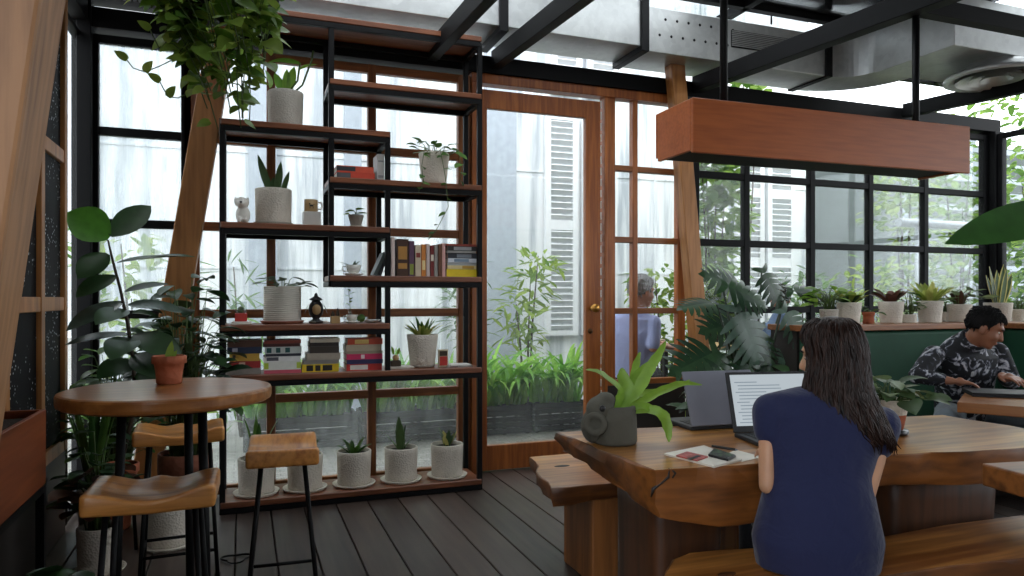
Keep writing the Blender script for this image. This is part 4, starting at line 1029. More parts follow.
# far apartment house seen past the corner
def apartment():
    t = thing('apartment_block_outside', 'grey many-windowed apartment block far beyond the corner glass', 'building', (-7.2, 27, 0))
    mb = MB(); mb.box(-3.2, 3.4, 0, 6, 0, 24); mb.build('wall', plain('apt_wall', hexc(196, 202, 206), .8), t)
    wm = plain('apt_win', hexc(92, 108, 120), .3)
    k = 0
    for i in range(5):
        for j in range(18):
            mb = MB(); x = -2.7 + i * 1.2; z = .8 + j * 1.25; mb.box(x, x + .8, -.05, -.001, z, z + .6); mb.build('window', wm, t)
apartment()
# black slatted planter boxes with strap leaved plants
def strap_box(x0, x1, y, label, seed, n):
    w = (x1 - x0) / 2; t = thing('slatted_planter', label, 'planter', ((x0 + x1) / 2, y, -.01), group=None)
    mb = MB(); H = .28
    for z in range(5): mb.box(-w, w, -.17, -.155, .01 + z * .054, .01 + z * .054 + .044); mb.box(-w, w, .155, .17, .01 + z * .054, .01 + z * .054 + .044); mb.box(-w, -w + .015, -.155, .155, .01 + z * .054, .01 + z * .054 + .044); mb.box(w - .015, w, -.155, .155, .01 + z * .054, .01 + z * .054 + .044)
    mb.build('slats', M['slat_black'], t)
    mb = MB()
    for x in (-w + .02, 0, w - .05): mb.box(x, x + .03, -.154, -.13, 0, H); mb.box(x, x + .03, .13, .154, 0, H)
    mb.build('upright', M['slat_black'], t)
    mb = MB(); mb.box(-w + .02, w - .02, -.128, .128, .2, .25); mb.build('soil', M['soil2'], t)
    rnd = random.Random(seed); mb = MB()
    for i in range(n):
        x, yy = rnd.uniform(-w + .03, w - .03), rnd.uniform(-.11, .11); a = rnd.uniform(0, 2 * PI); s = rnd.uniform(.12, .55)
        if rnd.random() < .55: a = -PI / 2 + rnd.uniform(-.8, .8)
        d = Vector((math.cos(a) * s, math.sin(a) * s, 1)).normalized()
        mb.leaf((x, yy, .25), d, Vector((-math.cos(a), -math.sin(a), .3)), rnd.uniform(.45, .8), rnd.uniform(.042, .068), rnd.uniform(.9, 3.0), .3, 'strap', 8, twist=rnd.uniform(-.4, .4))
    mb.build('foliage', M['leaf_strap'], t)
M['leaf_strap'] = leafmat('leaf_strap', hexc(84, 146, 46), hexc(160, 206, 88), .4, .45)
for i, (a, b, n, lb) in enumerate(((.0, .92, 100, 'black slatted planter of long green strap leaves behind the bookshelf, end away from the door'), (.95, 1.93, 105, 'black slatted planter of long green strap leaves behind the door side of the bookshelf'),
        (1.96, 2.52, 85, 'black slatted planter of long green strap leaves behind the door glass, hinge side'), (2.55, 3.1, 85, 'black slatted planter of long green strap leaves behind the door glass, knob side'))):
    strap_box(a, b, 6.35, lb, 20 + i, n)
# bushes, climbers, small trees
def leaf_cloud(mb, c, r, n, L, W, rnd, shape='oval', seg=3, droop=.5, shell=.5):
    c = Vector(c)
    for i in range(n):
        v = Vector((rnd.gauss(0, 1), rnd.gauss(0, 1), rnd.gauss(0, 1))).normalized() * (shell + (1 - shell) * rnd.random())
        p = c + Vector((v.x * r[0], v.y * r[1], v.z * r[2]))
        d = Vector((v.x + rnd.uniform(-.8, .8), v.y + rnd.uniform(-.8, .8), rnd.uniform(-.6, .5)))
        s = rnd.uniform(.65, 1.15)
        mb.leaf(p, d, Vector((v.x * .5 + rnd.uniform(-.4, .4), v.y * .5 + rnd.uniform(-.4, .4), 1)), L * s, W * s, droop, .2, shape, seg)
def bush(label, x, y, h, r, n, L, W, mat, seed, name='shrub', z0=.05, clumps=4, trunk=None, shape='oval', stem=True):
    t = thing(name, label, 'plant' if name != 'tree' else 'tree', (x, y, -.01)); rnd = random.Random(seed); mb = MB(); sm = MB()
    for k in range(clumps):
        a = rnd.uniform(0, 2 * PI); rr = r * .45 * rnd.random() ** .5; zc = z0 + (h - z0) * ((k + .6) / clumps)
        c = Vector((math.cos(a) * rr, math.sin(a) * rr, zc))
        leaf_cloud(mb, c, (r * .7, r * .7, (h - z0) / clumps * .75), n // clumps, L, W, rnd, shape)
        sm.tube([(c.x * .2, c.y * .2, 0), (c.x * .5, c.y * .5, zc * .6), (c.x, c.y, zc + .1)], [.016, .011, .005], 6)
    mb.build('foliage', mat, t)
    if stem: sm.build('stems', M['stem_brown'], t)
    return t
M['leaf_ivy'] = leafmat('leaf_ivy', hexc(76, 118, 44), hexc(150, 180, 84), .4, .5)
M['leaf_lime'] = leafmat('leaf_lime', hexc(84, 124, 40), hexc(164, 184, 84), .4, .5)
M['leaf_out'] = leafmat('leaf_out', hexc(50, 88, 42), hexc(108, 144, 72), .4, .45)
bush('tall climbing plant with light green leaves against the white wall beside the timber column', 4.55, 6.2, 3.3, .42, 1300, .14, .095, M['leaf_ivy'], 31, 'climbing_plant', .9, 7)
bush('bushy light green shrub behind the grey-haired man', 4.05, 6.3, 1.5, .45, 560, .13, .06, M['leaf_lime'], 32)
bush('broad leaved green shrub outside behind the monstera', 5.1, 6.75, 1.25, .45, 300, .15, .07, M['leaf_out'], 33)
bush('pale green shrub outside below the louvred shutters', 5.8, 6.3, 1.5, .5, 330, .14, .06, M['leaf_out'], 34)
bush('lime green shrub outside behind the pots on the ledge', 6.7, 6.2, 1.6, .5, 330, .14, .07, M['leaf_lime'], 35)
bush('leafy young tree outside with yellow-green leaves behind the far end of the hanging box', 7.7, 6.6, 3.5, .62, 1000, .13, .085, M['leaf_lime'], 36, 'tree', 1.0, 7)
bush('leafy green tree outside behind the last column of the black window grid', 8.75, 6.7, 3.4, .6, 900, .14, .09, M['leaf_ivy'], 37, 'tree', .6, 7)
bush('dense green shrub outside beyond the corner post', 8.6, 5.3, 2.3, .7, 800, .14, .09, M['leaf_out'], 38, 'shrub', .3, 6)
bush('tall green tree outside beyond the corner post', 9.9, 6.4, 4.2, .9, 900, .16, .1, M['leaf_ivy'], 39, 'tree', 1.4, 6)
bush('pale green bush outside beyond the side glazing by the snake plant', 8.1, 4.3, 1.7, .5, 300, .14, .09, M['leaf_lime'], 40)
bush('slender bamboo-like plant behind the door glass', 2.75, 6.9, 1.7, .36, 260, .2, .05, M['leaf_lime'], 41, 'bamboo', .7, 4)
bush('thin pale bamboo-like plant behind the strap leaves by the door hinge', 2.15, 7.1, 1.6, .3, 140, .2, .045, M['leaf_out'], 42, 'bamboo', .8, 3)
bush('green shrub outside behind the foggy corner glass', -.75, 6.2, 1.75, .4, 260, .16, .06, M['leaf_lime'], 43)
bush('spiky green shrub outside behind the bookshelf post', .0, 6.95, 1.6, .32, 130, .24, .03, M['leaf_out'], 44)
bush('green shrub outside beside the far apartment block', -1.75, 7.0, 1.9, .4, 240, .15, .08, M['leaf_ivy'], 45)
# creeper high above the header, seen under the duct
bush('treetop of light green leaves seen under the duct above the header', 5.5, 6.9, 4.1, .5, 380, .15, .1, M['leaf_ivy'], 46, 'tree', 3.1, 3)
# pipe rail and white slat fence
mb = MB(); mb.tube([(6.9, 6.0, 2.10), (11.5, 6.0, 2.10)], .05, 10)
for x in (7.2, 9.2, 11.2): mb.tube([(x, 6.0, -.01), (x, 6.0, 2.1)], .035, 8)
tag(mb.build('pipe_rail', M['pipe']), 'grey horizontal pipe rail outside among the trees', 'rail')
t = thing('slat_fence', 'pale grey horizontal slat screen among the trees outside', 'fence', (10.4, 7.7, -.01)); mb = MB()
for i in range(16): mb.box(-1.5, 1.5, -.015, .015, .1 + i * .225, .1 + i * .225 + .08)
mb.build('slats', M['grey_band'], t)
for x in (-1.4, 0, 1.4): mb = MB(); mb.box(x, x + .06, .016, .07, 0, 3.75); mb.build('post', M['grey_band'], t)
struct(MB().box(7.6, 15, 9.8, 10, -.05, 4.2).build('wall_far', M['grey_wall']), 'pale garden wall behind the trees')
# ================================================================ indoor plants
def px_leaf(mb, bp, tp, Yb, Yt, W, face=(0, -.6, .8), shape='oval', droop=.25, fold=.2, o=Vector(), n=7, wave=0.):
    """leaf from the world point seen at bp (depth plane Yb) to the one seen at tp (plane Yt)"""
    a = at_y(bp[0], bp[1], Yb); b = at_y(tp[0], tp[1], Yt); d = b - a
    mb.leaf(a - o, d, Vector(face), d.length * 1.03, W, droop, fold, shape, n, wave=wave)
# ---- hanging pothos
def pothos():
    c = Vector((-.15, 3.22, 2.41)); t = thing('hanging_pothos', 'hanging basket with a thick mass of trailing heart leaved vine before the leaning column', 'hanging plant', c)
    mb = MB(); mb.lathe([(.001, 0), (.10, 0), (.135, .16), (.125, .16), (.095, .02), (.001, .02)], n=28); mb.build('basket', M['black_metal'], t)
    mb = MB(); mb.lathe([(.001, .13), (.126, .13), (.12, .11), (.001, .11)], n=20); mb.build('soil', M['soil2'], t)
    for k in range(3): a = k * 2.094 + .4; mb = MB(); mb.tube([(.128 * math.cos(a), .128 * math.sin(a), .15), (.01 * math.cos(a), .01 * math.sin(a), .97)], .003, 5); mb.build('cord', M['black_metal'], t)
    mb = MB(); mb.tube([(0, 0, .96), (0, 0, 1.04), (.01, 0, 1.06), (.02, 0, 1.085)], .005, 6); mb.build('hook', M['black_metal'], t)
    # a wire hoop round the rim
    mb = MB(); mb.tube([(.19 * math.cos(i / 24 * 2 * PI), .19 * math.sin(i / 24 * 2 * PI), .10 + .03 * math.sin(i / 12 * 2 * PI)) for i in range(25)], .006, 6); mb.build('hoop', M['black_metal'], t)
    rnd = random.Random(5)
    def vine(pts, k, n, L):
        m = MB(); pts = [Vector(p) for p in pts]; m.tube(pts, .0026, 5, mi=1)
        for i in range(n):
            u = (i + rnd.random() * .6) / n * (len(pts) - 1); j = min(int(u), len(pts) - 2); p = pts[j].lerp(pts[j + 1], u - j)
            a = rnd.uniform(0, 2 * PI); d = Vector((math.cos(a), math.sin(a), rnd.uniform(-.9, .2)))
            s = rnd.uniform(.55, 1.2); m.leaf(p + d * .02, d, Vector((rnd.uniform(-.5, .5), rnd.uniform(-.9, 0), .7)), L * s, L * .82 * s, .5, .18, 'heart', 5)
        m.build('vine', [M['leaf_pothos'] if k % 3 else M['leaf_ivy'], M['stem_green']], t)
    for k in range(58):
        a = rnd.uniform(0, 2 * PI); r = .1 + .03 * rnd.random(); rr = rnd.uniform(.10, .30)
        ln = rnd.uniform(.16, .60) * (1 - .75 * max(0, (rr - .13) / .3))
        z0 = .13; pts = [(r * math.cos(a), r * math.sin(a), z0), (rr * math.cos(a), rr * math.sin(a), z0 + rnd.uniform(.0, .09))]
        nn = 5
        for i in range(1, nn + 1): pts.append(((rr + .02 * math.sin(i + k)) * math.cos(a + .05 * i) * (1 - .09 * i) + .018 * i, (rr) * math.sin(a + .05 * i) * (1 - .06 * i), z0 - ln * i / nn))
        vine(pts, k, rnd.randint(8, 12), .09)
    m = MB()
    for i in range(50):
        a = rnd.uniform(0, 2 * PI); r = rnd.uniform(.02, .24); d = Vector((math.cos(a), math.sin(a), rnd.uniform(-.2, .6)))
        m.leaf((r * math.cos(a), r * math.sin(a), .16 + rnd.uniform(-.02, .12) * (1 - r)), d, Vector((rnd.uniform(-.4, .4), -.5, .8)), .1, .08, .5, .18, 'heart', 5)
    m.build('crown', M['leaf_pothos'], t)
    # the stray shoots
    def stray(pp, k):
        pts = [at_y(x, y, 3.2) - c for x, y in pp]; m = MB(); m.tube(pts, .0024, 5, mi=1)
        for i in (0, 1):
            p = pts[-1 - i * 2]; m.leaf(p, Vector((-.7 + i, -.2, .5)), Vector((0, -.8, .5)), .055, .045, .4, .2, 'heart', 5)
        m.build('vine', [M['leaf_pothos'], M['stem_green']], t)
    stray([(188, 40), (176, 58), (160, 66), (145, 72), (133, 68), (127, 60)], 0); stray([(190, 92), (178, 98), (168, 97), (163, 88), (160, 82)], 1); stray([(200, 60), (182, 52), (174, 44), (166, 42), (160, 50), (150, 30)], 2)
pothos()
# ---- rubber plant in the corner
def rubber():
    Y = 3.95; base = at_y(120, 470, Y); c = Vector((base.x, Y, 0))
    t = thing('rubber_plant', 'tall plant with large leathery leaves in a terracotta pot behind the round table', 'potted plant', c)
    pot(t, .085, .062, .15, M['terracotta'], 0, z=.29, rim=.008)
    for k in range(3): a = k * 2.094 + .5; q = MB(); q.tube([(.06 * math.cos(a), .06 * math.sin(a), .275), (.075 * math.cos(a), .075 * math.sin(a), 0)], .009, 8); q.build('stand_leg', M['black_metal'], t)
    q = MB(); q.lathe([(.001, .272), (.07, .272), (.072, .288), (.001, .2895)], n=24); q.build('stand_top', M['black_metal'], t)
    pts = [Vector((0, 0, .42))] + [at_y(x, y, Y) - c for x, y in ((136, 402), (133, 360), (127, 320), (120, 288), (113, 262), (108, 240))]
    mb = MB(); mb.tube(pts, [.011, .010, .009, .008, .007, .006, .004], 8); mb.build('stem', M['stem_brown'], t)
    def lf(bp, tp, W, face, mat, droop=.25, dy=0., shape='oval', wave=.0):
        m = MB(); px_leaf(m, bp, tp, Y, Y + dy, W, face, shape, droop, .22, c, 8, wave); m.build('leaf', M[mat], t)
    lf((109, 238), (69, 212), .19, (.1, -1, .45), 'leaf_young', .2, -.03)
    lf((110, 236), (150, 206), .13, (.6, -.35, .8), 'leaf_dark', .1, .1)
    lf((108, 254), (78, 276), .13, (.2, -.8, .9), 'leaf_dark', .3, -.1)
    lf((117, 263), (192, 252), .12, (0, -.15, 1), 'leaf_dark', .25, .05, wave=.03)
    lf((116, 276), (76, 294), .12, (.2, -.5, 1), 'leaf_dark', .3, -.1)
    lf((125, 292), (168, 282), .10, (0, -.3, 1), 'leaf_dark', .2, .08)
    lf((124, 302), (66, 326), .13, (.2, -.35, 1), 'leaf_shine', .3, -.12)
    lf((128, 305), (182, 308), .13, (0, -.4, 1), 'leaf_shine', .3, .0, wave=.03)
    lf((126, 310), (98, 318), .12, (0, -.9, .7), 'leaf_dark', .4, -.25)
    lf((131, 334), (66, 340), .10, (0, -.3, 1), 'leaf_shine', .3, -.1)
    lf((134, 335), (178, 352), .15, (0, -.7, .8), 'leaf_dark', .5, -.2)
    lf((132, 338), (112, 352), .15, (0, -.8, .7), 'leaf_dark', .5, -.25)
    lf((134, 355), (160, 372), .14, (0, -.8, .7), 'leaf_dark', .5, -.2)
    lf((135, 362), (100, 372), .13, (0, -.8, .7), 'leaf_dark', .5, -.2)
    lf((135, 375), (180, 380), .13, (0, -.7, .7), 'leaf_dark', .5, -.1)
M['leaf_young'] = leafmat('leaf_young', hexc(66, 118, 36), hexc(80, 132, 44), .35, .4)
M['leaf_shine'] = leafmat('leaf_shine', hexc(60, 78, 66), hexc(84, 100, 90), .25, .1)
rubber()
# ---- bushes by the leaning column
t = thing('shrub_pot', 'dark green bushy plant in a wide terracotta pot at the foot of the leaning column', 'potted plant', (-.30, 4.34, 0))
z = pot(t, .14, .105, .40, M['terracotta_dark'], 0, rim=.008); plant_bush(t, z, 150, .25, .98, .16, .095, M['leaf_dark'], 51, 'oval', r0=.08, droop=.8); plant_bush(t, z, 34, .24, .78, .14, .08, M['leaf_shine'], 52, 'oval', name='side_leaves', r0=.08, droop=.8, stems=False)
t = thing('white_floor_pot', 'white textured pot with a tuft of dark leaves on the deck under the stools', 'potted plant', (-.352, 4.0, 0))
z = pot(t, .105, .1, .2, M['pot_white'], .132); plant_bush(t, z, 14, .1, .13, .1, .05, M['leaf_dark'], 53, r0=.06)
t = thing('trailing_plant', 'bushy small leaved plant in a terracotta pot in the corner behind the side wall', 'potted plant', (-.66, 4.40, 0))
z = pot(t, .11, .08, .26, M['terracotta'], 0, rim=.008); plant_bush(t, z, 190, .22, .80, .10, .055, M['leaf_mid2'] if 'leaf_mid2' in M else M['leaf_mid'], 54, 'oval', r0=.08, droop=.7)
t = thing('begonia', 'broad dark reddish leaved plant in a white pot on the deck', 'potted plant', (-.62, 3.72, 0))
z = pot(t, .088, .08, .2, M['pot_white'], .115); plant_bush(t, z, 40, .09, .30, .16, .11, M['leaf_red'], 55, 'oval', r0=.05, droop=.8); plant_bush(t, z, 46, .11, .46, .11, .075, M['leaf_dark'], 56, 'oval', name='side_leaves', r0=.05, droop=.8)
t = thing('floor_fern', 'dark green leafy plant on the deck under the wooden planter box', 'potted plant', (-.66, 2.72, 0))
z = pot(t, .085, .065, .16, M['terracotta_dark'], 0, rim=.006); plant_bush(t, z, 34, .20, .2, .15, .09, M['leaf_dark'], 57, 'oval', r0=.05, droop=.8)
t = thing('strappy_plant', 'green arching long leaved plant behind the round table by the foggy glass', 'potted plant', (-.70, 4.08, 0))
z = pot(t, .07, .06, .3, M['pot_grey'], 0); plant_sword(t, z, 16, .62, .035, M['leaf_mid'], .14, 58, .35, r0=.03, shape='strap')
# ---- terracotta pot on the round table
p = at_z(168, 385, .95)
t = thing('terracotta_pot', 'small terracotta pot with one pale sprout on the round table', 'potted plant', (p.x, p.y + .045, .9505))
z = pot(t, .056, .038, .098, M['terracotta'], 0, rim=.007)
mb = MB(); mb.leaf((.0, 0, z), (.14, 0, 1), (-.3, -1, .2), .075, .03, -.15, .5, 'strap'); mb.leaf((.006, 0, z), (.45, 0, 1), (-.3, -1, .2), .045, .02, .1, .5, 'strap'); mb.build('sprout', M['leaf_lime'], t)
# ---- stone head shaped pot with a bird's nest fern on the slab table
def stone_pot():
    b = at_z(617, 447, .74); c = Vector((b.x + .03, b.y + .07, .7405))
    t = thing('stone_planter', 'dark stone head shaped planter holding a bright bird nest fern on the slab table', 'potted plant', c)
    mb = MB(); n = 32
    mb.lathe([(.001, 0), (.074, 0), (.078, .01), (.077, .07), (.074, .125), (.068, .132), (.06, .132), (.058, .1), (.001, .095)], n=n); mb.build('pot', M['stone'], t)
    R20 = Matrix.Rotation(-YAW, 3, 'Z')
    def W(v): return R20 @ Vector(v)
    mb = MB(); mb.ball(W((-.055, -.02, .118)), (.05, .052, .05)); mb.ball(W((-.078, -.01, .06)), (.042, .05, .06)); mb.ball(W((-.035, -.02, .155)), (.032, .04, .026))
    o = mb.build('head', M['stone'], t); rm = o.modifiers.new('r', 'REMESH'); rm.mode = 'VOXEL'; rm.voxel_size = .007; rm.use_smooth_shade = True
    # round snout: a short open tube
    mb = MB(); a = W((-.072, -.055, .075)); d = W((-.35, -1, .15)).normalized(); u = d.orthogonal().normalized(); v = d.cross(u)
    rings = []
    for s, r in ((0, .040), (.022, .041), (.030, .038), (.030, .022), (.006, .018)):
        rings.append([a + d * s + (u * math.cos(2 * PI * k / 20) + v * math.sin(2 * PI * k / 20)) * r for k in range(20)])
    mb.ring_loft(rings); mb.build('snout', M['stone'], t)
    mb = MB(); mb.ball(W((-.052, -.068, .13)), (.012, .008, .012)); mb.build('eye', M['black_gloss'], t)
    z = .1; fern = []
    Y = c.y
    def fr(pts, Wd, yoff):
        P = [Vector((.0, 0, z))] + [at_y(x, y, Y + yo) - c for (x, y), yo in zip(pts, yoff)]
        # smooth path
        Q = []
        for i in range(len(P) - 1):
            for k in range(5):
                u = k / 5; p0, p1, p2, p3 = P[max(i - 1, 0)], P[i], P[i + 1], P[min(i + 2, len(P) - 1)]
                Q.append(.5 * ((2 * p1) + (p2 - p0) * u + (2 * p0 - 5 * p1 + 4 * p2 - p3) * u * u + (3 * p1 - p0 - 3 * p2 + p3) * u ** 3))
        Q.append(P[-1]); m = len(Q); vs = []; fs = []
        for i, q in enumerate(Q):
            u = i / (m - 1); d = (Q[min(i + 1, m - 1)] - Q[max(i - 1, 0)]).normalized(); view = (EYE - (q + c)).normalized()
            sd = d.cross(view + Vector((0, 0, .9))).normalized(); up = sd.cross(d).normalized()
            w = Wd / 2 * min(1, .4 + 2.2 * u) * (1 - max(0, u - .45) ** 2 * 3.0) * (1 + .09 * math.sin(i * 1.9))
            w = max(w, .002); vs += [q - sd * w + up * w * .3, q, q + sd * w + up * w * .3]
        for i in range(m - 1): a = i * 3; fs += [(a, a + 1, a + 4, a + 3), (a + 1, a + 2, a + 5, a + 4)]
        mb = MB(); mb.add(vs, fs, 0, True); mb.build('frond', M['leaf_fern'], t)
    fr([(620, 392), (606, 378), (596, 372), (586, 370)], .034, (-.02, -.05, -.07, -.1))
    fr([(627, 395), (623, 378), (622, 368)], .05, (0, .02, .03))
    fr([(637, 392), (648, 372), (658, 356), (666, 341)], .044, (-.02, -.02, -.02, 0))
    fr([(640, 403), (660, 392), (682, 384), (702, 385)], .034, (-.02, -.03, -.04, -.05))
    fr([(634, 398), (645, 394), (668, 390), (690, 380)], .035, (.04, .08, .1, .12))
    fr([(645, 410), (662, 415), (668, 430), (669, 442)], .04, (-.06, -.12, -.14, -.15))
    fr([(640, 406), (655, 412), (663, 420)], .03, (-.05, -.08, -.1))
    fr([(632, 385), (636, 366), (640, 352)], .032, (.05, .07, .1))
    fr([(628, 398), (634, 382), (640, 372), (652, 360)], .04, (.02, .04, .05, .05))
M['leaf_fern'] = leafmat('leaf_fern', hexc(104, 150, 44), hexc(150, 184, 76), .4, .4)
stone_pot()
# ---- two tone pot near the woman's elbow
def two_tone():
    b = at_z(907, 436, .74); c = Vector((b.x - .02, b.y + .06, .7405)); t = thing('two_tone_pot', 'half white half terracotta pot with round variegated leaves on the slab table', 'potted plant', c)
    mb = MB(); mb.lathe([(.001, 0), (.06, 0), (.066, .008), (.064, .018), (.045, .02), (.001, .02)], n=28); mb.build('saucer', M['black_gloss'], t)
    mb = MB(); mb.lathe([(.001, .0205), (.048, .0205), (.058, .075)], n=36); mb.build('pot', M['terracotta'], t)
    mb = MB(); mb.lathe([(.058, .075), (.0695, .128), (.068, .131), (.062, .131), (.06, .11), (.001, .108)], n=36); o = mb.build('pot_band', M['pot_white'], t); o['label'] = 'white upper band of the pot'
    plant_bush(t, .108, 30, .125, .10, .1, .085, M['leaf_varieg'], 61, 'heart', r0=.04, droop=.7)
M['leaf_varieg'] = leafmat('leaf_varieg', hexc(50, 78, 46), hexc(128, 148, 104), .4, .3)
two_tone()
# ---- monstera
def mon_leaf(mb, base, d, nrm, L, W, droop=.5):
    base = Vector(base); d = Vector(d).normalized(); nrm = Vector(nrm); s = d.cross(nrm).normalized(); up = s.cross(d).normalized()
    n = 7; rib = []; dirs = []
    p = base.copy(); ang = 0
    for i in range(n + 1):
        dd = d * math.cos(ang) - up * math.sin(ang); uu = up * math.cos(ang) + d * math.sin(ang); rib.append(p.copy()); dirs.append((dd, uu)); p = p + dd * (L / n); ang += droop / n
    for sg in (-1, 1):
        for i in range(n):
            u0, u1 = i / n, (i + 1) / n; um = (u0 + u1) / 2
            w = W / 2 * (math.sin(PI * (um * .8 + .2)) ** .6) * (1.05 if i else .8)
            fwd = .15 + .55 * um
            if i == 0: fwd = -.45
            vs = []; m = 4
            for k in range(m + 1):
                v = k / m; half = (L / n) / 2 * (1.02 if v < .45 else (1.02 - (v - .45) * .75)) * (1 if k < m else .35)
                cen = (rib[i] + rib[i + 1]) / 2; dd, uu = dirs[i]
                q = cen + s * sg * w * v + dd * w * v * fwd * (.6 + .5 * v) - uu * w * .28 * v * v + uu * w * .12 * v
                vs += [q - dd * half, q + dd * half]
            fs = [(2 * k, 2 * k + 1, 2 * k + 3, 2 * k + 2) if sg > 0 else (2 * k + 2, 2 * k + 3, 2 * k + 1, 2 * k) for k in range(m)]
            mb.add(vs, fs, 0, True)
    # tip
    dd, uu = dirs[-1]; e = rib[-1]; mb.add([e - s * W * .13, e + dd * L * .14 - uu * .01, e + s * W * .13, e - dd * .01], [(0, 1, 2), (0, 2, 3)], 0, True)
def monstera():
    Y = 3.85; c = at_y(750, 400, Y); c.z = 0
    t = thing('monstera', 'large split leaf monstera in a dark pot behind the two laptops', 'potted plant', c)
    z = pot(t, .17, .13, .36, M['black_gloss'], 0, rim=.01)
    def ml(tip, ctr, Yl, L, W, nrm, droop=.5, mat='leaf_mon'):
        # leaf: junction (petiole end) at ctr, pointing to tip
        a = at_y(ctr[0], ctr[1], Yl); b = at_y(tip[0], tip[1], Yl - .08); d = (b - a)
        q = MB(); mon_leaf(q, a - c, d, Vector(nrm), L, W, droop); q.build('leaf', M[mat], t)
        s = MB(); p0 = Vector((random.uniform(-.05, .05), random.uniform(-.05, .05), z)); p2 = a - c; p1 = p0.lerp(p2, .55) + Vector((0, 0, .08)); s.tube([p0, p0.lerp(p1, .5) + Vector((0, 0, .03)), p1, p2], [.011, .01, .008, .006], 7); s.build('stalk', M['stem_mon'], t)
    ml((672, 306), (716, 302), 3.8, .30, .25, (0, -.45, .9), .15)
    ml((700, 268), (745, 290), 3.9, .36, .30, (-.3, -.8, .6), .2)
    ml((762, 300), (722, 284), 3.7, .30, .28, (.2, -.8, .6), .2)
    ml((757, 352), (736, 305), 3.65, .36, .36, (0, -.95, .35), .2, 'leaf_mon_pale')
    ml((672, 372), (718, 350), 3.65, .36, .34, (-.1, -.85, .5), .2)
    ml((690, 400), (722, 362), 3.6, .28, .28, (0, -.9, .4), .2)
    ml((806, 338), (782, 308), 3.75, .28, .26, (.1, -.95, .35), .2, 'leaf_mon_pale')
    ml((768, 370), (757, 326), 3.7, .32, .28, (.1, -.95, .3), .2)
    ml((735, 390), (752, 362), 3.6, .24, .24, (0, -.9, .4), .3)
    ml((818, 292), (788, 290), 3.95, .28, .25, (.1, -.6, .8), .2)
    ml((778, 362), (802, 352), 3.8, .22, .22, (0, -.9, .5), .2, 'leaf_mon_pale')
    ml((700, 330), (742, 322), 3.95, .34, .32, (0, -.8, .6), .2)
    ml((690, 410), (730, 392), 3.7, .3, .3, (0, -.8, .6), .3)
    ml((780, 300), (762, 268), 4.0, .28, .26, (.1, -.9, .4), .2)
    plant_bush(t, z, 70, .36, .62, .2, .10, M['leaf_dark'], 63, 'oval', name='under_leaves', r0=.1, droop=.9, stems=False)
M['leaf_mon'] = leafmat('leaf_mon', hexc(26, 50, 32), hexc(52, 78, 50), .3, .2)
M['leaf_mon_pale'] = leafmat('leaf_mon_pale', hexc(62, 86, 70), hexc(84, 106, 90), .3, .2)
M['stem_mon'] = plain('stem_mon', hexc(40, 54, 34), .5)
monstera()
# ---- big leaf reaching in over the corner table
def big_leaf():
    c = Vector((2.32, 1.27, .7705)); t = thing('peace_lily', 'plant with one large pointed green leaf reaching in from the side above the corner table', 'potted plant', c)
    z = pot(t, .09, .07, .16, M['pot_grey'], 0)
    a = at_t(1085, 205, 1.95) - c; b = at_t(955, 237, 1.75) - c
    m = MB(); m.leaf(a, b - a, Vector((.05, -.85, .55)), (b - a).length * 1.02, .108, .15, .12, 'oval', 10); m.build('leaf', M['leaf_big'], t)
    s = MB(); s.tube([(0, 0, z), (0, .01, z + .3), a * .6 + Vector((0, 0, .3)), a], [.006, .006, .005, .004], 6); s.build('stalk', M['stem_green'], t)
    for k, (dx, dy, dz) in enumerate(((.5, -.1, .8), (.4, -.6, .7), (.3, .5, .9))):
        e = Vector((.1 * dx, .1 * dy, z + .28)); s = MB(); s.tube([(0, 0, z), e], .005, 6); s.build('stalk', M['stem_green'], t)
        m = MB(); m.leaf(e, (dx, dy, dz * .4), (0, 0, 1), .3, .12, .6, .15, 'oval', 8); m.build('leaf', M['leaf_big'], t)
M['leaf_big'] = leafmat('leaf_big', hexc(46, 84, 36), hexc(54, 92, 42), .38, .3)
big_leaf()
# ---- pots along the ledge
YL = YB + .17; ZL = 1.0756
def ledge_pot(px, label, rt, rb, h, mat, y=YL, **k):
    p = at_y(px, 310, y); t = thing('ledge_plant', label, 'potted plant', (p.x, y, ZL), group='pots along the ledge over the green seat'); return t, pot(t, rt, rb, h, mat, 0, **k)
t, z = ledge_pot(849, 'cream pot of pale yellow-green leaves on the ledge, just past the woman\'s head', .079, .064, .145, M['pot_white']); plant_sword(t, z, 20, .15, .05, M['leaf_yellow'], 1.0, 71, .5, r0=.02, shape='oval'); plant_sword(t, z, 8, .11, .05, M['leaf_dark'], 1.6, 72, .5, name='lower_leaves', shape='oval')
t, z = ledge_pot(868.5, 'small terracotta pot between the first two large cream pots on the ledge', .04, .034, .08, M['terracotta'], rim=.005); plant_bush(t, z, 12, .06, .07, .06, .035, M['leaf_mid'], 73, r0=.02)
t, z = ledge_pot(891, 'cream pot with dark red-brown leaves on the ledge, second of the large ones', .083, .066, .15, M['pot_white']); plant_sword(t, z, 16, .15, .055, M['leaf_redgreen'], 1.1, 74, .6, r0=.02, shape='oval')
t, z = ledge_pot(909, 'low cream dish pot with a leafy green plant on the ledge', .05, .045, .06, M['pot_white']); plant_bush(t, z, 30, .09, .19, .07, .04, M['leaf_mid'], 75, r0=.02)
t, z = ledge_pot(930, 'cream pot with an upright yellow-green plant on the ledge, third of the large ones', .086, .068, .155, M['pot_white']); plant_sword(t, z, 24, .19, .045, M['leaf_yellow'], .8, 76, .5, r0=.03, shape='oval'); plant_bush(t, z, 8, .1, .06, .09, .05, M['leaf_mid'], 77, r0=.03, name='lower_leaves')
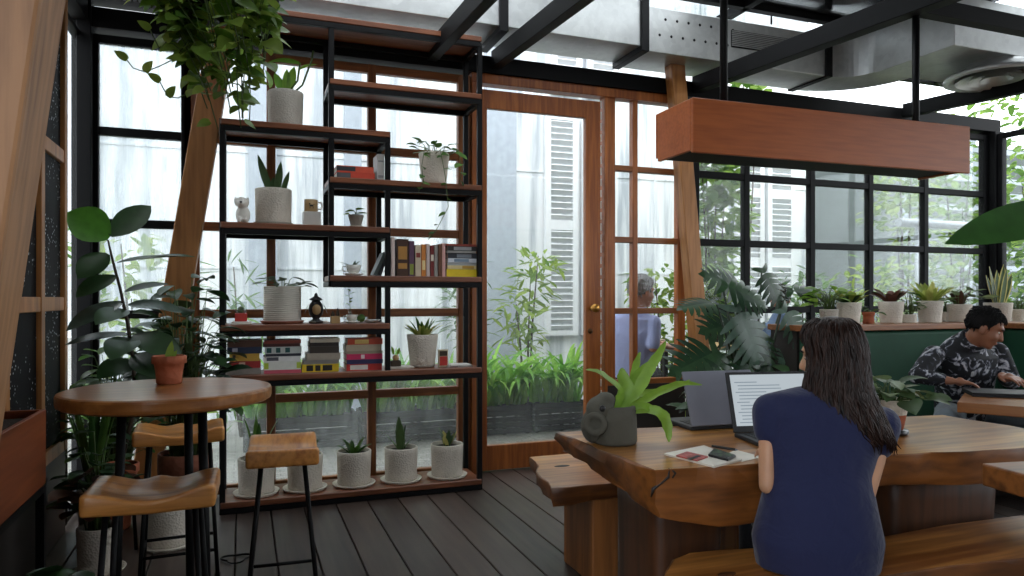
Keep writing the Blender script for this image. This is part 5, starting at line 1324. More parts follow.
t, z = ledge_pot(944.5, 'little cream pot squeezed behind the third and fourth large pots on the ledge', .036, .03, .075, M['pot_white'], y=YL + .06); plant_bush(t, z, 10, .05, .1, .05, .03, M['leaf_mid'], 78, r0=.01)
t, z = ledge_pot(959, 'cream pot with dark green and white spotted leaves on the ledge behind the seated man', .084, .066, .13, M['pot_white']); plant_bush(t, z, 30, .16, .14, .11, .065, M['leaf_varieg'], 79, r0=.04); plant_sword(t, z, 6, .15, .05, M['leaf_redgreen'], .7, 80, .4, name='upright_leaves', shape='oval')
t, z = ledge_pot(998, 'grey pot with a tall yellow edged snake plant on the ledge at the corner', .095, .08, .14, M['pot_grey'])
mb = MB(); me = MB(); rnd = random.Random(4)
for i in range(7):
    a = i * 2.4; s = .12 + .34 * (i / 7); d = Vector((math.cos(a) * s, math.sin(a) * s * .6, 1)); L = .31 * (1 - .35 * i / 9); b = Vector((.02 * math.cos(a), .02 * math.sin(a), z)); nn = Vector((-math.cos(a) * .4, -1, .1))
    me.leaf(b + Vector((0, .0015, 0)), d, nn, L, .078, -.05, .25, 'sword', 8); mb.leaf(b - Vector((0, .0015, 0)), d, nn, L * .985, .05, -.05, .25, 'sword', 8)
mb.build('blades', M['leaf_snake'], t); me.build('blade_edges', M['leaf_edge'], t)
t, z = ledge_pot(1019, 'small cream pot of light green leaves beyond the snake plant', .05, .042, .09, M['pot_white']); plant_bush(t, z, 26, .11, .15, .08, .05, M['leaf_bright'], 82, r0=.02)
t, z = ledge_pot(829, 'small grey pot with light leaves on the ledge hidden by the woman\'s hair', .06, .05, .1, M['pot_grey']); plant_bush(t, z, 34, .13, .2, .1, .055, M['leaf_bright'], 83, r0=.03)
# ================================================================ people
RT = Vector((CS, -SN, 0)); FW = Vector((SN, CS, 0)); UP = Vector((0, 0, 1))
def voxel(o, size, smooth=4):
    rm = o.modifiers.new('one_surface', 'REMESH'); rm.mode = 'VOXEL'; rm.voxel_size = size; rm.use_smooth_shade = True
    sm = o.modifiers.new('soften', 'SMOOTH'); sm.iterations = smooth; sm.factor = .5
    return o
def limb(mb, pts, rs, n=12):
    mb.tube(pts, rs, n)
    for p, r in zip(pts, rs): mb.ball(p, r * .99, n=12, m=8)
def frame(fwd, up=UP):
    y = Vector(fwd).normalized(); x = y.cross(Vector(up)).normalized(); z = x.cross(y).normalized()
    return Matrix((x, y, z)).transposed()
def skin_mat(name, c):
    m, nt, p, o = newmat(name)
    nz = N(nt, 'ShaderNodeTexNoise', Scale=18., Detail=3.); nt.links.new(coords(nt), nz.inputs['Vector'])
    r = ramp(nt, [(.3, tuple(x * .86 for x in c[:3]) + (1,)), (.7, c)]); nt.links.new(nz.outputs[0], r.inputs[0]); nt.links.new(r.outputs[0], p.inputs['Base Color'])
    p.inputs['Roughness'].default_value = .5; p.inputs['Subsurface Weight'].default_value = .12; p.inputs['Subsurface Radius'].default_value = (.012, .005, .003)
    return m
M['skin_a'] = skin_mat('skin_a', hexc(196, 148, 116)); M['skin_b'] = skin_mat('skin_b', hexc(150, 100, 74)); M['skin_c'] = skin_mat('skin_c', hexc(176, 124, 98))
M['eye_white'] = plain('eye_white', hexc(226, 220, 214), .3, var=.02); M['lip'] = plain('lip', hexc(150, 86, 78), .5)
M['hair_dark'] = None
def hair_mat(name, c0, c1, rough=.38):
    m, nt, p, o = newmat(name)
    nz = N(nt, 'ShaderNodeTexNoise', Scale=1., Detail=4.); nt.links.new(coords(nt, (90, 90, 6)), nz.inputs['Vector'])
    r = ramp(nt, [(.3, c0), (.72, c1)]); nt.links.new(nz.outputs[0], r.inputs[0]); nt.links.new(r.outputs[0], p.inputs['Base Color'])
    p.inputs['Roughness'].default_value = rough; p.inputs['Specular IOR Level'].default_value = .18; b = N(nt, 'ShaderNodeBump', Strength=.5, Distance=.004); nt.links.new(nz.outputs[0], b.inputs['Height']); nt.links.new(b.outputs[0], p.inputs['Normal'])
    return m
M['hair_dark'] = hair_mat('hair_dark', hexc(11, 7, 6), hexc(54, 36, 30), .34)
M['hair_black'] = hair_mat('hair_black', hexc(8, 8, 8), hexc(22, 20, 20), .7)
M['hair_grey'] = hair_mat('hair_grey', hexc(70, 68, 66), hexc(150, 148, 146), .6)
def cloth_mat(name, c, bs=24., bump=.35):
    m, nt, p, o = newmat(name); v = coords(nt)
    nz = N(nt, 'ShaderNodeTexNoise', Scale=bs * .35, Detail=3., Distortion=1.2); nt.links.new(v, nz.inputs['Vector'])
    n2 = N(nt, 'ShaderNodeTexNoise', Scale=260., Detail=2.); nt.links.new(v, n2.inputs['Vector'])
    hs = ramp(nt, [(.2, tuple(x * .88 for x in c[:3]) + (1,)), (.8, tuple(min(1, x * 1.1) for x in c[:3]) + (1,))]); nt.links.new(n2.outputs[0], hs.inputs[0]); nt.links.new(hs.outputs[0], p.inputs['Base Color'])
    p.inputs['Roughness'].default_value = .85; p.inputs['Sheen Weight'].default_value = .15
    b = N(nt, 'ShaderNodeBump', Strength=bump, Distance=.03); nt.links.new(nz.outputs[0], b.inputs['Height']); nt.links.new(b.outputs[0], p.inputs['Normal'])
    return m
M['navy_cloth'] = cloth_mat('navy_cloth', hexc(16, 25, 66)); M['dark_cloth'] = cloth_mat('dark_cloth', hexc(16, 17, 24)); M['lilac_cloth'] = cloth_mat('lilac_cloth', hexc(146, 154, 192)); M['denim'] = cloth_mat('denim', hexc(112, 124, 132)); M['blue_cloth'] = cloth_mat('blue_cloth', hexc(92, 112, 142))
def pattern_mat():
    m, nt, p, o = newmat('flower_print'); v = coords(nt)
    nz = N(nt, 'ShaderNodeTexNoise', Scale=17., Detail=3., Distortion=1.6); nt.links.new(v, nz.inputs['Vector'])
    vo = N(nt, 'ShaderNodeTexVoronoi', Scale=14., feature='SMOOTH_F1'); nt.links.new(v, vo.inputs['Vector'])
    mm = N(nt, 'ShaderNodeMath', operation='MULTIPLY_ADD'); mm.inputs[1].default_value = -.35; nt.links.new(vo.outputs['Distance'], mm.inputs[0]); nt.links.new(nz.outputs[0], mm.inputs[2])
    r = ramp(nt, [(.34, hexc(13, 14, 20)), (.40, hexc(44, 48, 60)), (.45, hexc(136, 138, 148)), (.52, hexc(192, 192, 198))]); nt.links.new(mm.outputs[0], r.inputs[0]); nt.links.new(r.outputs[0], p.inputs['Base Color']); p.inputs['Roughness'].default_value = .8
    return m
M['flower_print'] = pattern_mat()

def head(mb, c, R, s=1.):
    """skull, jaw, cheeks, nose, brow, ears. c = middle of the head; R columns: right, forward, up; full height .225*s"""
    def B(p, r): mb.ball(c + R @ (Vector(p) * s), Vector(r) * s, R, 16, 10)
    B((0, -.012, .028), (.074, .092, .084)); B((0, .018, -.02), (.064, .074, .075)); B((0, .042, -.072), (.042, .042, .036)); B((0, .066, -.092), (.02, .018, .016))
    B((.034, .052, -.028), (.028, .03, .03)); B((-.034, .052, -.028), (.028, .03, .03)); B((0, .07, .03), (.05, .02, .018))
    B((0, .098, -.026), (.014, .018, .013)); mb.tube([c + R @ (Vector((0, .084, .012)) * s), c + R @ (Vector((0, .102, -.024)) * s)], [.009 * s, .012 * s], 8)
    B((0, .082, -.058), (.024, .012, .011))
    for sx in (-1, 1): B((sx * .077, -.008, -.012), (.010, .022, .034))
def face_bits(t, c, R, s=1., brow=None):
    for sx in (-1, 1):
        e = MB(); e.ball(c + R @ (Vector((sx * .031, .0655, .006)) * s), .0112 * s, n=12, m=8); eo = e.build('eye', M['eye_white'], t)
        q = MB(); q.ball(c + R @ (Vector((sx * .031, .0728, .003)) * s), .0060 * s, n=10, m=6); q.build('iris', M['hair_black'], eo)
        if brow: b = MB(); b.tube([c + R @ (Vector((sx * .014, .09, .026)) * s), c + R @ (Vector((sx * .032, .088, .031)) * s), c + R @ (Vector((sx * .05, .074, .025)) * s)], [.003 * s, .004 * s, .002 * s], 6); b.build('eyebrow', M[brow], t)
    l = MB(); l.tube([c + R @ (Vector((-.022, .078, -.059)) * s), c + R @ (Vector((0, .0895, -.057)) * s), c + R @ (Vector((.022, .078, -.059)) * s)], [.003 * s, .006 * s, .003 * s], 8); l.build('mouth', M['lip'], t)
def hand(mb, wrist, d, nrm, side, s=1., curl=.5, spread=.1):
    """palm, four unequal bent fingers and a thumb leaving the side of the palm. d along the hand, nrm out of its back, side +1 thumb on d x nrm"""
    wrist = Vector(wrist); d = Vector(d).normalized(); nrm = (Vector(nrm) - d * d.dot(Vector(nrm))).normalized(); sd = d.cross(nrm).normalized() * side
    for k in range(4):
        off = (k - 1.5) * .0195 * s
        mb.tube([wrist + sd * off * .55 + d * .004, wrist + sd * off + d * .085 * s], [.0135 * s, .012 * s], 10)
    mb.ball(wrist + d * .045 * s, (.03 * s, .03 * s, .03 * s) if False else .026 * s, n=10, m=7)
    for k, L in enumerate((.068, .078, .072, .054)):         # index is the one on the thumb's side
        off = (1.5 - k) * .0205 * s; p = wrist + sd * off + d * .085 * s; a = curl * (.35 + .12 * k); pts = [p]; dd = (d + sd * (1.5 - k) * spread).normalized()
        for j, f in enumerate((.45, .30, .25)):
            dj = dd * math.cos(a) - nrm * math.sin(a); p = p + dj * L * s * f; pts.append(p); a += curl * .55
        mb.tube(pts, [.0088 * s, .0084 * s, .0076 * s, .0062 * s], 8); mb.ball(pts[-1], .0063 * s, n=8, m=6)
    p = wrist + sd * .026 * s + d * .022 * s; dj = (d * .75 + sd * .7 - nrm * .25).normalized(); p1 = p + dj * .036 * s; dj = (d * .95 + sd * .25 - nrm * .3).normalized(); p2 = p1 + dj * .03 * s
    mb.tube([p - dj * .01, p1, p2], [.0125 * s, .0105 * s, .008 * s], 8); mb.ball(p2, .008 * s, n=8, m=6)
def torso(mb, rings, infl=0.):
    """rings: (centre, lateral direction, half width, half depth)"""
    out = []
    for i, (c, lat, w, dp) in enumerate(rings):
        c = Vector(c); lat = Vector(lat).normalized(); a = (Vector(rings[min(i + 1, len(rings) - 1)][0]) - Vector(rings[max(i - 1, 0)][0])).normalized(); fw = a.cross(lat).normalized()
        out.append([c + lat * (w + infl) * math.copysign(abs(math.cos(2 * PI * k / 24)) ** .85, math.cos(2 * PI * k / 24)) + fw * (dp + infl) * math.sin(2 * PI * k / 24) for k in range(24)])
    mb.ring_loft(out)
def person(label, rings, J, face, s=1., up=UP, skin='skin_a', top='navy_cloth', legs='dark_cloth', sleeve=1., hands=True, brow='hair_black', vox=.0075, shoes='black_gloss', name='person', palm=None, group=None, arm=1., infl=.008, slv=1.):
    """J: joints in world space; rings run hips to neck"""
    base = Vector((J['hipL'] + J['hipR']) / 2); base.z = J.get('floor', 0)
    t = thing(name, label, 'person', base, group=group); o = base
    G = {k: (v - o if isinstance(v, Vector) else v) for k, v in J.items()}; rg = [(Vector(c) - o, l, w, d) for c, l, w, d in rings]
    Rh = frame(face, up); hc = G['head']
    b = MB(); torso(b, [(c, l, w * .93, d * .93) for c, l, w, d in rg]); limb(b, [G['neck'] - Vector((0, 0, .02)), hc + Rh @ Vector((0, -.02, -.06)) * s], [.050 * s, .047 * s]); head(b, hc, Rh, s)
    for q in 'LR':
        limb(b, [G['sh' + q], G['sh' + q].lerp(G['el' + q], .5), G['el' + q], G['el' + q].lerp(G['wr' + q], .35), G['wr' + q]], [.043 * s * arm, .040 * s * arm, .033 * s * arm, .034 * s * arm, .023 * s])
        limb(b, [G['hip' + q], G['hip' + q].lerp(G['kn' + q], .5), G['kn' + q], G['kn' + q].lerp(G['an' + q], .35), G['an' + q]], [.078 * s, .068 * s, .05 * s, .048 * s, .032 * s])
        if hands:
            hd = Vector(palm[q][0]) if palm else (G['wr' + q] - G['el' + q]); hn = Vector(palm[q][1]) if palm else UP
            hand(b, G['wr' + q], hd, hn, 1 if q == 'L' else -1, s, .5)
        f = MB(); fd = Rh @ Vector((0, 1, 0)); fd = J.get('toe', fd); fd = Vector((fd.x, fd.y, 0)).normalized(); a = G['an' + q]
        limb(f, [a + Vector((0, 0, .02)), a - Vector((0, 0, .035)) - fd * .02, a - Vector((0, 0, .045)) + fd * .08, a - Vector((0, 0, .052)) + fd * .15], [.040 * s, .042 * s, .038 * s, .03 * s]); voxel(f.build('shoe', M[shoes], t), .009)
    voxel(b.build('body', M[skin], t), vox, 3)
    c = MB(); torso(c, rg, infl)
    for q in 'LR':
        e = G['sh' + q]; el = G['el' + q]; wr = G['wr' + q]
        if sleeve <= 1: limb(c, [e, e.lerp(el, sleeve * .6), e.lerp(el, sleeve)], [.058 * s * slv, .054 * s * slv, .050 * s * slv])
        else: u = sleeve - 1; limb(c, [e, e.lerp(el, .5), el, el.lerp(wr, u * .5), el.lerp(wr, u)], [.060 * s, .056 * s, .049 * s, .046 * s, .038 * s])
    voxel(c.build('shirt', M[top], t), vox, 5)
    c = MB(); torso(c, [(x[0], x[1], x[2], x[3]) for x in rg[:2]], .004)
    for q in 'LR': limb(c, [G['hip' + q], G['hip' + q].lerp(G['kn' + q], .5), G['kn' + q], G['kn' + q].lerp(G['an' + q], .4), G['an' + q].lerp(G['kn' + q], .06)], [.09 * s, .08 * s, .066 * s, .06 * s, .052 * s])
    voxel(c.build('trousers', M[legs], t), .0095, 5)
    face_bits(t, hc, Rh, s, brow)
    return t, o, Rh, hc
def short_hair(t, hc, R, s, mat, vol=1.09):
    """cropped hair: a cap over the top, back and sides of the skull, open at the face"""
    h = MB(); n, m = 28, 14; outer, inner = [], []
    rnd = random.Random(3)
    for sh, lst in ((vol, outer), (.9, inner)):
        for i in range(m + 1):
            ring = []
            for k in range(n):
                a = 2 * PI * k / n; fr = (1 + math.sin(a)) / 2            # 1 at the forehead
                low = math.radians(100 + 34 * (1 - fr)) if fr < .62 else math.radians(62 + 38 * max(0, (.85 - fr) / .23) if fr < .85 else 60)
                th = max(.02, low * i / m); j = 1 + (rnd.uniform(-.02, .035) if sh > 1 else 0)
                ring.append(hc + R @ (Vector((.078 * math.sin(th) * math.cos(a), -.012 + .096 * math.sin(th) * math.sin(a), .026 + .09 * math.cos(th))) * s * sh * j))
            lst.append(ring)
    rings = outer + inner[::-1]
    h.ring_loft(rings, caps=False)
    for k in range(420):
        i = rnd.randint(1, m); j = rnd.randint(0, n - 1); p = outer[i][j]; nrm = (p - hc).normalized(); dn = (outer[min(i + 1, m)][j] - outer[i - 1][j]).normalized(); sd = nrm.cross(dn) * rnd.uniform(-.5, .5); L = rnd.uniform(.012, .026) * s
        h.tube([p - nrm * .002, p + (dn + sd + nrm * .4) * L * .5, p + (dn + sd + nrm * .12) * L], [.0034 * s, .003 * s, .0008 * s], 5)
    h.build('hair', M[mat], t)

# ---------------------------------------------------------------- the woman in navy
def woman():
    T = lambda x, y, t: at_t(x, y, t)
    lat = (RT * .98 - FW * .10).normalized(); latS = (RT * .96 + UP * -.16 - FW * .12).normalized()
    def ring(x0, x1, y, t, dep, l=None): c = T((x0 + x1) / 2, y, t); return (c, l or lat, (x1 - x0) / 2 * t / FPX, dep)
    rings = [ring(762, 872, 566, 2.10, .105), ring(758, 876, 538, 2.10, .115), ring(766, 869, 505, 2.10, .10), ring(772, 864, 478, 2.115, .092), ring(769, 872, 450, 2.135, .10), ring(764, 880, 424, 2.15, .10, latS), ring(769, 882, 405, 2.16, .085, latS), ring(805, 864, 392, 2.165, .06, latS)]
    hipc = T(817, 556, 2.10)
    ux = TUX; fk = (FW * .99 - RT * .02).normalized()
    J = dict(hipL=hipc - lat * .075 + Vector((0, 0, .065)), hipR=hipc + lat * .075 + Vector((0, 0, .065)), neck=T(833, 390, 2.165), head=T(832, 356, 2.20), shL=T(770, 411, 2.16), shR=T(882, 424, 2.13))
    J['knL'] = J['hipL'] + fk * .36 + lat * .03 + Vector((0, 0, -.005)); J['knR'] = J['hipR'] + fk * .38 + lat * .02 + Vector((0, 0, -.005))
    for q in 'LR': a = J['kn' + q] + fk * .04; a.z = .075; J['an' + q] = a
    J['toe'] = fk
    J['elL'] = T(767, 486, 2.10); J['elR'] = T(866, 500, 2.06)
    J['wrL'] = at_z(782, 446, .80) ; J['wrR'] = at_z(800, 452, .80)
    J['wrR'] = at_z(812, 450, .80)
    face = (FW * .62 - RT * .78 - UP * .18).normalized()
    t, o, R, hc = person('woman with long dark hair in a navy top seen from behind at the slab table', rings, J, face, .93, skin='skin_a', top='navy_cloth', legs='dark_cloth', sleeve=.27, arm=.8, infl=.013, slv=1.0, palm={'L': (FW * .9 - RT * .1 - UP * .25, UP), 'R': (FW * .9 - RT * .2 - UP * .25, UP)})
    # long hair: a shell that hangs from the crown plus strands over it
    s = .93; h = MB()
    rows = [(316.5, 828, 838, 2.20, .02), (318.5, 816, 848, 2.20, .065), (325, 806, 856, 2.195, .09), (336, 802, 861, 2.19, .10), (350, 805, 864, 2.185, .10), (364, 807, 865, 2.17, .092), (380, 804, 867, 2.15, .08), (394, 803, 872, 2.125, .062), (408, 807, 878, 2.105, .05), (422, 813, 885, 2.085, .042), (434, 822, 890, 2.075, .034), (443, 836, 893, 2.07, .022)]
    n = 40; rings = []; rnd = random.Random(2)
    RTh = (RT * .97 - FW * .1).normalized(); FWh = RTh.cross(UP) * -1
    for (y, x0, x1, tt, dep) in rows:
        c = T((x0 + x1) / 2, y, tt) - o; w = (x1 - x0) / 2 * tt / FPX; ring_ = []
        for k in range(n):
            a = 2 * PI * k / n; ca, sa = math.cos(a), math.sin(a)
            # opened at the face: the left front is cut back
            cut = 1.
            if sa > 0 and 336 < y < 384: cut = 1 - .55 * max(0, math.cos(a - math.radians(128))) ** 2
            ring_.append(c + RTh * w * ca * (1 if cut == 1 else .35 + .65 * cut) + FWh * dep * sa * cut)
        rings.append(ring_)
    h.ring_loft(rings, mi=0)
    # strands on the back half
    def surf(u, a):
        k = a / (2 * PI) * n; k0 = int(k) % n; f = k - int(k); i = min(int(u), len(rings) - 2); g = u - i
        p = rings[i][k0].lerp(rings[i][(k0 + 1) % n], f); q = rings[i + 1][k0].lerp(rings[i + 1][(k0 + 1) % n], f); return p.lerp(q, g)
    for j in range(420):
        a = PI + rnd.random() * PI * 1.0; a = (a + rnd.uniform(-.25, .25)) % (2 * PI); u0 = rnd.uniform(.6, 5.5); u1 = min(10.95, u0 + rnd.uniform(3, 8)); pts = []; m = 9; ph = rnd.uniform(0, 6); drift = rnd.uniform(-.12, .12)
        for i in range(m + 1):
            u = u0 + (u1 - u0) * i / m; aa = (a + drift * i / m + (.03 + .012 * max(0, u - 4)) * math.sin(ph + u * 1.3)) % (2 * PI); p = surf(u, aa); out = (RTh * math.cos(aa) + FWh * math.sin(aa)); pts.append(p + out * (.0005 + .006 * rnd.random() * (i / m + .2)))
        if u1 > 9.5: e = pts[-1]; pts.append(e + Vector((rnd.uniform(-.006, .012), rnd.uniform(-.006, .004), -rnd.uniform(.005, .035))))
        r = rnd.uniform(.0010, .0034); h.tube(pts, [r * .6] + [r] * (len(pts) - 2) + [r * .25], 5)
    h.build('hair', M['hair_dark'], t)
woman()

# ---------------------------------------------------------------- the man in the patterned shirt
def man_print():
    T = lambda x, y, t: at_t(x, y, t)
    f = (RT * .78 - FW * .55).normalized(); lat = f.cross(UP).normalized()        # his right-hand side
    lat = (RT * .62 + FW * .62).normalized() * -1
    # his left-to-right axis in the picture runs from the far shoulder (1000,350) to the near one (932,352)
    shN, shF = T(934, 355, 4.10), T(998, 352, 4.22); lat = (shF - shN).normalized()
    hip = T(962, 437, 4.36); hip.z = .545
    chest = (shN + shF) / 2
    rings = [(hip, lat, .165, .12), (hip.lerp(chest, .25), lat, .16, .125), (hip.lerp(chest, .55) , lat, .165, .12), (hip.lerp(chest, .82), lat, .185, .118), (chest + UP * .0, lat, .19, .10), (chest + UP * .05 , lat, .12, .075), (T(975, 338, 4.10), lat, .065, .06)]
    J = dict(hipL=hip + lat * .09, hipR=hip - lat * .09, neck=T(975, 338, 4.10), head=T(985, 328, 4.05), shR=shN, shL=shF)
    J['elR'] = T(917, 376, 3.98); J['wrR'] = T(951, 381, 3.86); J['elL'] = T(1012, 382, 4.12); J['wrL'] = T(1002, 394, 3.90); J['wrL'].z = .825
    fk = (RT * .25 - FW * .95).normalized()
    J['knR'] = J['hipR'] + fk * .42 - lat * .04; J['knL'] = J['hipL'] + fk * .42 + lat * .06
    for q in 'LR': J['kn' + q].z = .56; a = J['kn' + q] + fk * .03; a.z = .08; J['an' + q] = a
    J['knR'] = T(947, 420, 3.74); a = J['knR'] + fk * .04; a.z = .08; J['anR'] = a
    J['toe'] = fk
    face = (RT * .72 - FW * .42 - UP * .42).normalized()
    t, o, R, hc = person('man in a black and white floral shirt looking down, seated on the green bench', rings, J, face, .96, skin='skin_b', top='flower_print', legs='denim', sleeve=1.72, palm={'R': (RT * .95 - FW * .25 - UP * .06, UP), 'L': (RT * .2 - FW * .9 - UP * .08, UP)}, vox=.0065)
    short_hair(t, hc, R, .96, 'hair_black', 1.05)
man_print()

# ---------------------------------------------------------------- grey haired man outside, at the counter
def man_grey():
    T = lambda x, y, t: at_t(x - 4, y, t)
    lat = (RT * .80 - FW * .58).normalized()      # his right-hand side; he looks away and to the picture's right
    hip = T(636, 384, 6.05); hip.z = .60; chest = T(637, 327, 5.98)
    rings = [(hip, lat, .18, .14), (hip.lerp(chest, .3), lat, .19, .145), (hip.lerp(chest, .62), lat, .195, .14), (hip.lerp(chest, .9), lat, .205, .13), (chest + UP * .07, lat, .19, .105), (chest + UP * .13, lat, .11, .08), (T(642, 307, 5.95), lat, .065, .065)]
    J = dict(hipL=hip - lat * .09, hipR=hip + lat * .09, neck=T(643, 307, 5.95), head=T(646, 292, 5.95), shL=chest - lat * .17 + UP * .05, shR=chest + lat * .185 + UP * .04, floor=-.01)
    J['elR'] = T(657, 348, 5.82); J['wrR'] = T(668, 346, 6.02); J['elL'] = J['shL'] + FW * .2 + RT * .02 - UP * .2; J['wrL'] = T(663, 343, 6.22)
    fk = (RT * .45 + FW * .9).normalized()
    for q in 'LR': J['kn' + q] = J['hip' + q] + fk * .40; J['kn' + q].z = .56; a = J['kn' + q] + fk * .02; a.z = .12; J['an' + q] = a
    J['toe'] = fk
    face = (RT * .86 + FW * .42 - UP * .12).normalized()
    t, o, R, hc = person('grey haired man in a pale lilac shirt sitting outside, seen through the narrow window', rings, J, face, 1.12, skin='skin_c', top='lilac_cloth', legs='dark_cloth', sleeve=.85, palm={'R': (RT * .7 + FW * .6 - UP * .2, UP), 'L': (RT * .8 + FW * .3 - UP * .2, UP)}, vox=.009, brow='hair_grey')
    short_hair(t, hc, R, 1.12, 'hair_grey')
    g = MB()
    for sx in (-1, 1):
        c = hc + R @ (Vector((sx * .033, .1, .004)) * 1.12); g.tube([c + R @ Vector((.026 * math.cos(a), 0, .02 * math.sin(a))) for a in [k * PI / 8 for k in range(17)]], .002, 5)
        g.tube([c + R @ Vector((sx * .026, 0, .004)), hc + R @ Vector((sx * .09, .0, .004))], .002, 5)
    g.build('glasses', M['black_gloss'], t)
    # stool under him
    st_ = thing('garden_stool', 'dark stool under the grey haired man outside', 'stool', (hip.x, hip.y, -.01)); zz = .49
    mb = MB(); mb.lathe([(.001, zz - .04), (.17, zz - .04), (.175, zz - .03), (.175, zz - .01), (.165, zz), (.001, zz)], n=28); mb.build('seat', M['dark_panel'], st_)
    for k in range(4): a = k * PI / 2 + .5; mb = MB(); mb.tube([(.12 * math.cos(a), .12 * math.sin(a), zz - .04), (.17 * math.cos(a), .17 * math.sin(a), 0)], .014, 8); mb.build('leg', M['black_metal'], st_)
    # counter
    a = T(656, 350, 6.2); t2 = thing('garden_counter', 'pale wooden counter outside in front of the grey haired man', 'table', (a.x + .45, a.y + .14, -.01))
    zt = .835; mb = MB(); mb.box(-.42, .5, -.22, .25, zt - .04, zt); mb.build('table_top', M['tan'], t2, bevel=.004)
    for x in (-.1, .42):
        for y in (-.18, .2): mb = MB(); mb.box(x - .02, x + .02, y - .02, y + .02, 0, zt - .041); mb.build('leg', M['dark_panel'], t2)
    p = at_z(675, 348, .826); mb = MB(); mb.box(-.07, .07, -.05, .05, 0, .06); tag(mb.build('wooden_box', M['card'], loc=(p.x, a.y + .12, .8255), bevel=.004), 'small tan wooden box on the outside counter', 'box')
man_grey()
# ---------------------------------------------------------------- man in blue outside behind the monstera
def man_blue():
    T = lambda x, y, t: at_t(x, y, t)
    lat = RT.copy()
    hip = T(784, 372, 6.75); hip.z = .56; chest = T(782, 332, 6.75)
    rings = [(hip, lat, .17, .13), (hip.lerp(chest, .35), lat, .175, .13), (hip.lerp(chest, .75), lat, .19, .125), (chest + UP * .04, lat, .19, .105), (chest + UP * .10, lat, .12, .08), (T(781, 313, 6.75), lat, .065, .062)]
    J = dict(hipL=hip - lat * .09, hipR=hip + lat * .09, neck=T(781, 312, 6.75), head=T(780, 299, 6.78), shL=chest - lat * .17 + UP * .03, shR=chest + lat * .17 + UP * .03, floor=-.01)
    for q, sx in (('L', -1), ('R', 1)):
        J['el' + q] = J['sh' + q] + lat * sx * .06 + FW * .06 - UP * .25; J['wr' + q] = J['el' + q] + FW * .22 - lat * sx * .08 + UP * .03; J['kn' + q] = J['hip' + q] + FW * .4; J['kn' + q].z = .53; a = J['kn' + q] + FW * .02; a.z = .12; J['an' + q] = a
    J['toe'] = FW
    t, o, R, hc = person('black haired man in a blue shirt sitting outside behind the monstera leaves', rings, J, (FW * .95 - UP * .2 + RT * .2).normalized(), 1.05, skin='skin_b', top='blue_cloth', legs='dark_cloth', sleeve=.6, vox=.010)
    short_hair(t, hc, R, 1.05, 'hair_black')
    st_ = thing('garden_stool', 'dark stool under the man in blue outside', 'stool', (hip.x, hip.y, -.01)); zz = .45
    mb = MB(); mb.lathe([(.001, zz - .04), (.17, zz - .04), (.175, zz - .03), (.175, zz - .01), (.165, zz), (.001, zz)], n=28); mb.build('seat', M['dark_panel'], st_)
    for k in range(4): a = k * PI / 2 + .5; mb = MB(); mb.tube([(.12 * math.cos(a), .12 * math.sin(a), zz - .04), (.17 * math.cos(a), .17 * math.sin(a), 0)], .014, 8); mb.build('leg', M['black_metal'], st_)
man_blue()

# ================================================================ laptops, paper, phone, pen
M['lid_grey'] = plain('lid_grey', hexc(122, 124, 136), .5, 0., var=.04); M['lap_black'] = plain('lap_black', hexc(30, 31, 34), .5, var=.05); M['key'] = plain('key', hexc(16, 16, 18), .5)
def emit(name, c, k):
    m, nt, p, o = newmat(name); p.inputs['Base Color'].default_value = (.02, .02, .02, 1); p.inputs['Emission Color'].default_value = c; p.inputs['Emission Strength'].default_value = k; p.inputs['Roughness'].default_value = .3
    return m
M['screen'] = emit('screen_page', (.80, .90, .97, 1), .55); M['screen_ink'] = emit('screen_ink', (.45, .56, .66, 1), .45)
def laptop(label, loc, rotz, open_deg, lid_mat, W=.33, D=.225, screen=None):
    """local: hinge along X at y = 0, keyboard towards -Y"""
    t = thing('laptop', label, 'laptop', loc, rotz); H = .016
    b = MB(); b.box(-W / 2, W / 2, -D, 0, 0, H); bo = b.build('base', M['lap_black'], t, bevel=.004)
    k = MB()
    for r in range(5):
        for c in range(14): x = -W / 2 + .022 + c * (W - .044) / 14; y = -.03 - r * .02; k.box(x, x + .0175, y - .016, y, H + .0002, H + .002)
    k.build('keys', M['key'], bo)
    k = MB(); k.box(-.05, .05, -D + .015, -.145, H + .0002, H + .001); k.build('touchpad', M['lid_grey'], bo)
    a = math.radians(open_deg); R = Matrix.Rotation(-(a - PI / 2), 3, 'X')
    l = MB(); c = R @ Vector((0, .004, D / 2)); l.obox((c.x, c.y, c.z + H), (W, .008, D), R); lo = l.build('lid', lid_mat, t, bevel=.003)
    l = MB(); c = R @ Vector((0, -.0006, D / 2)); l.obox((c.x, c.y, c.z + H), (W - .004, .001, D - .004), R); l.build('bezel', M['lap_black'], lo)
    l = MB(); c = R @ Vector((0, -.0018, D / 2 + .006)); l.obox((c.x, c.y, c.z + H), (W - .028, .001, D - .034), R); so = l.build('screen', screen or M['key'], lo)
    if screen:
        q = MB(); rn = random.Random(6)
        for i in range(13):
            w = rn.uniform(.05, .2) if i % 4 else .09; x0 = -W / 2 + .028 + (.012 if i % 3 else 0); zc = D - .04 - i * .0125
            cc = R @ Vector((x0 + w / 2, -.0026, zc)); q.obox((cc.x, cc.y, cc.z + H), (w, .0004, .0035), R)
        q.build('text_lines', M['screen_ink'], lo)
    return t
a = at_z(734, 437, .7405); b = at_z(745, 456, .7405); rz = -YAW * .55
R2 = Matrix.Rotation(rz, 3, 'Z'); c = a + R2 @ Vector((.165, 0, 0))
laptop('open black laptop with a lit white page in front of the woman', c, rz, 108, M['lap_black'], screen=M['screen'])
a = at_z(691, 431, .7405); rz = PI - math.radians(4); R2 = Matrix.Rotation(rz, 3, 'Z'); c = a - R2 @ Vector((.155, 0, 0))
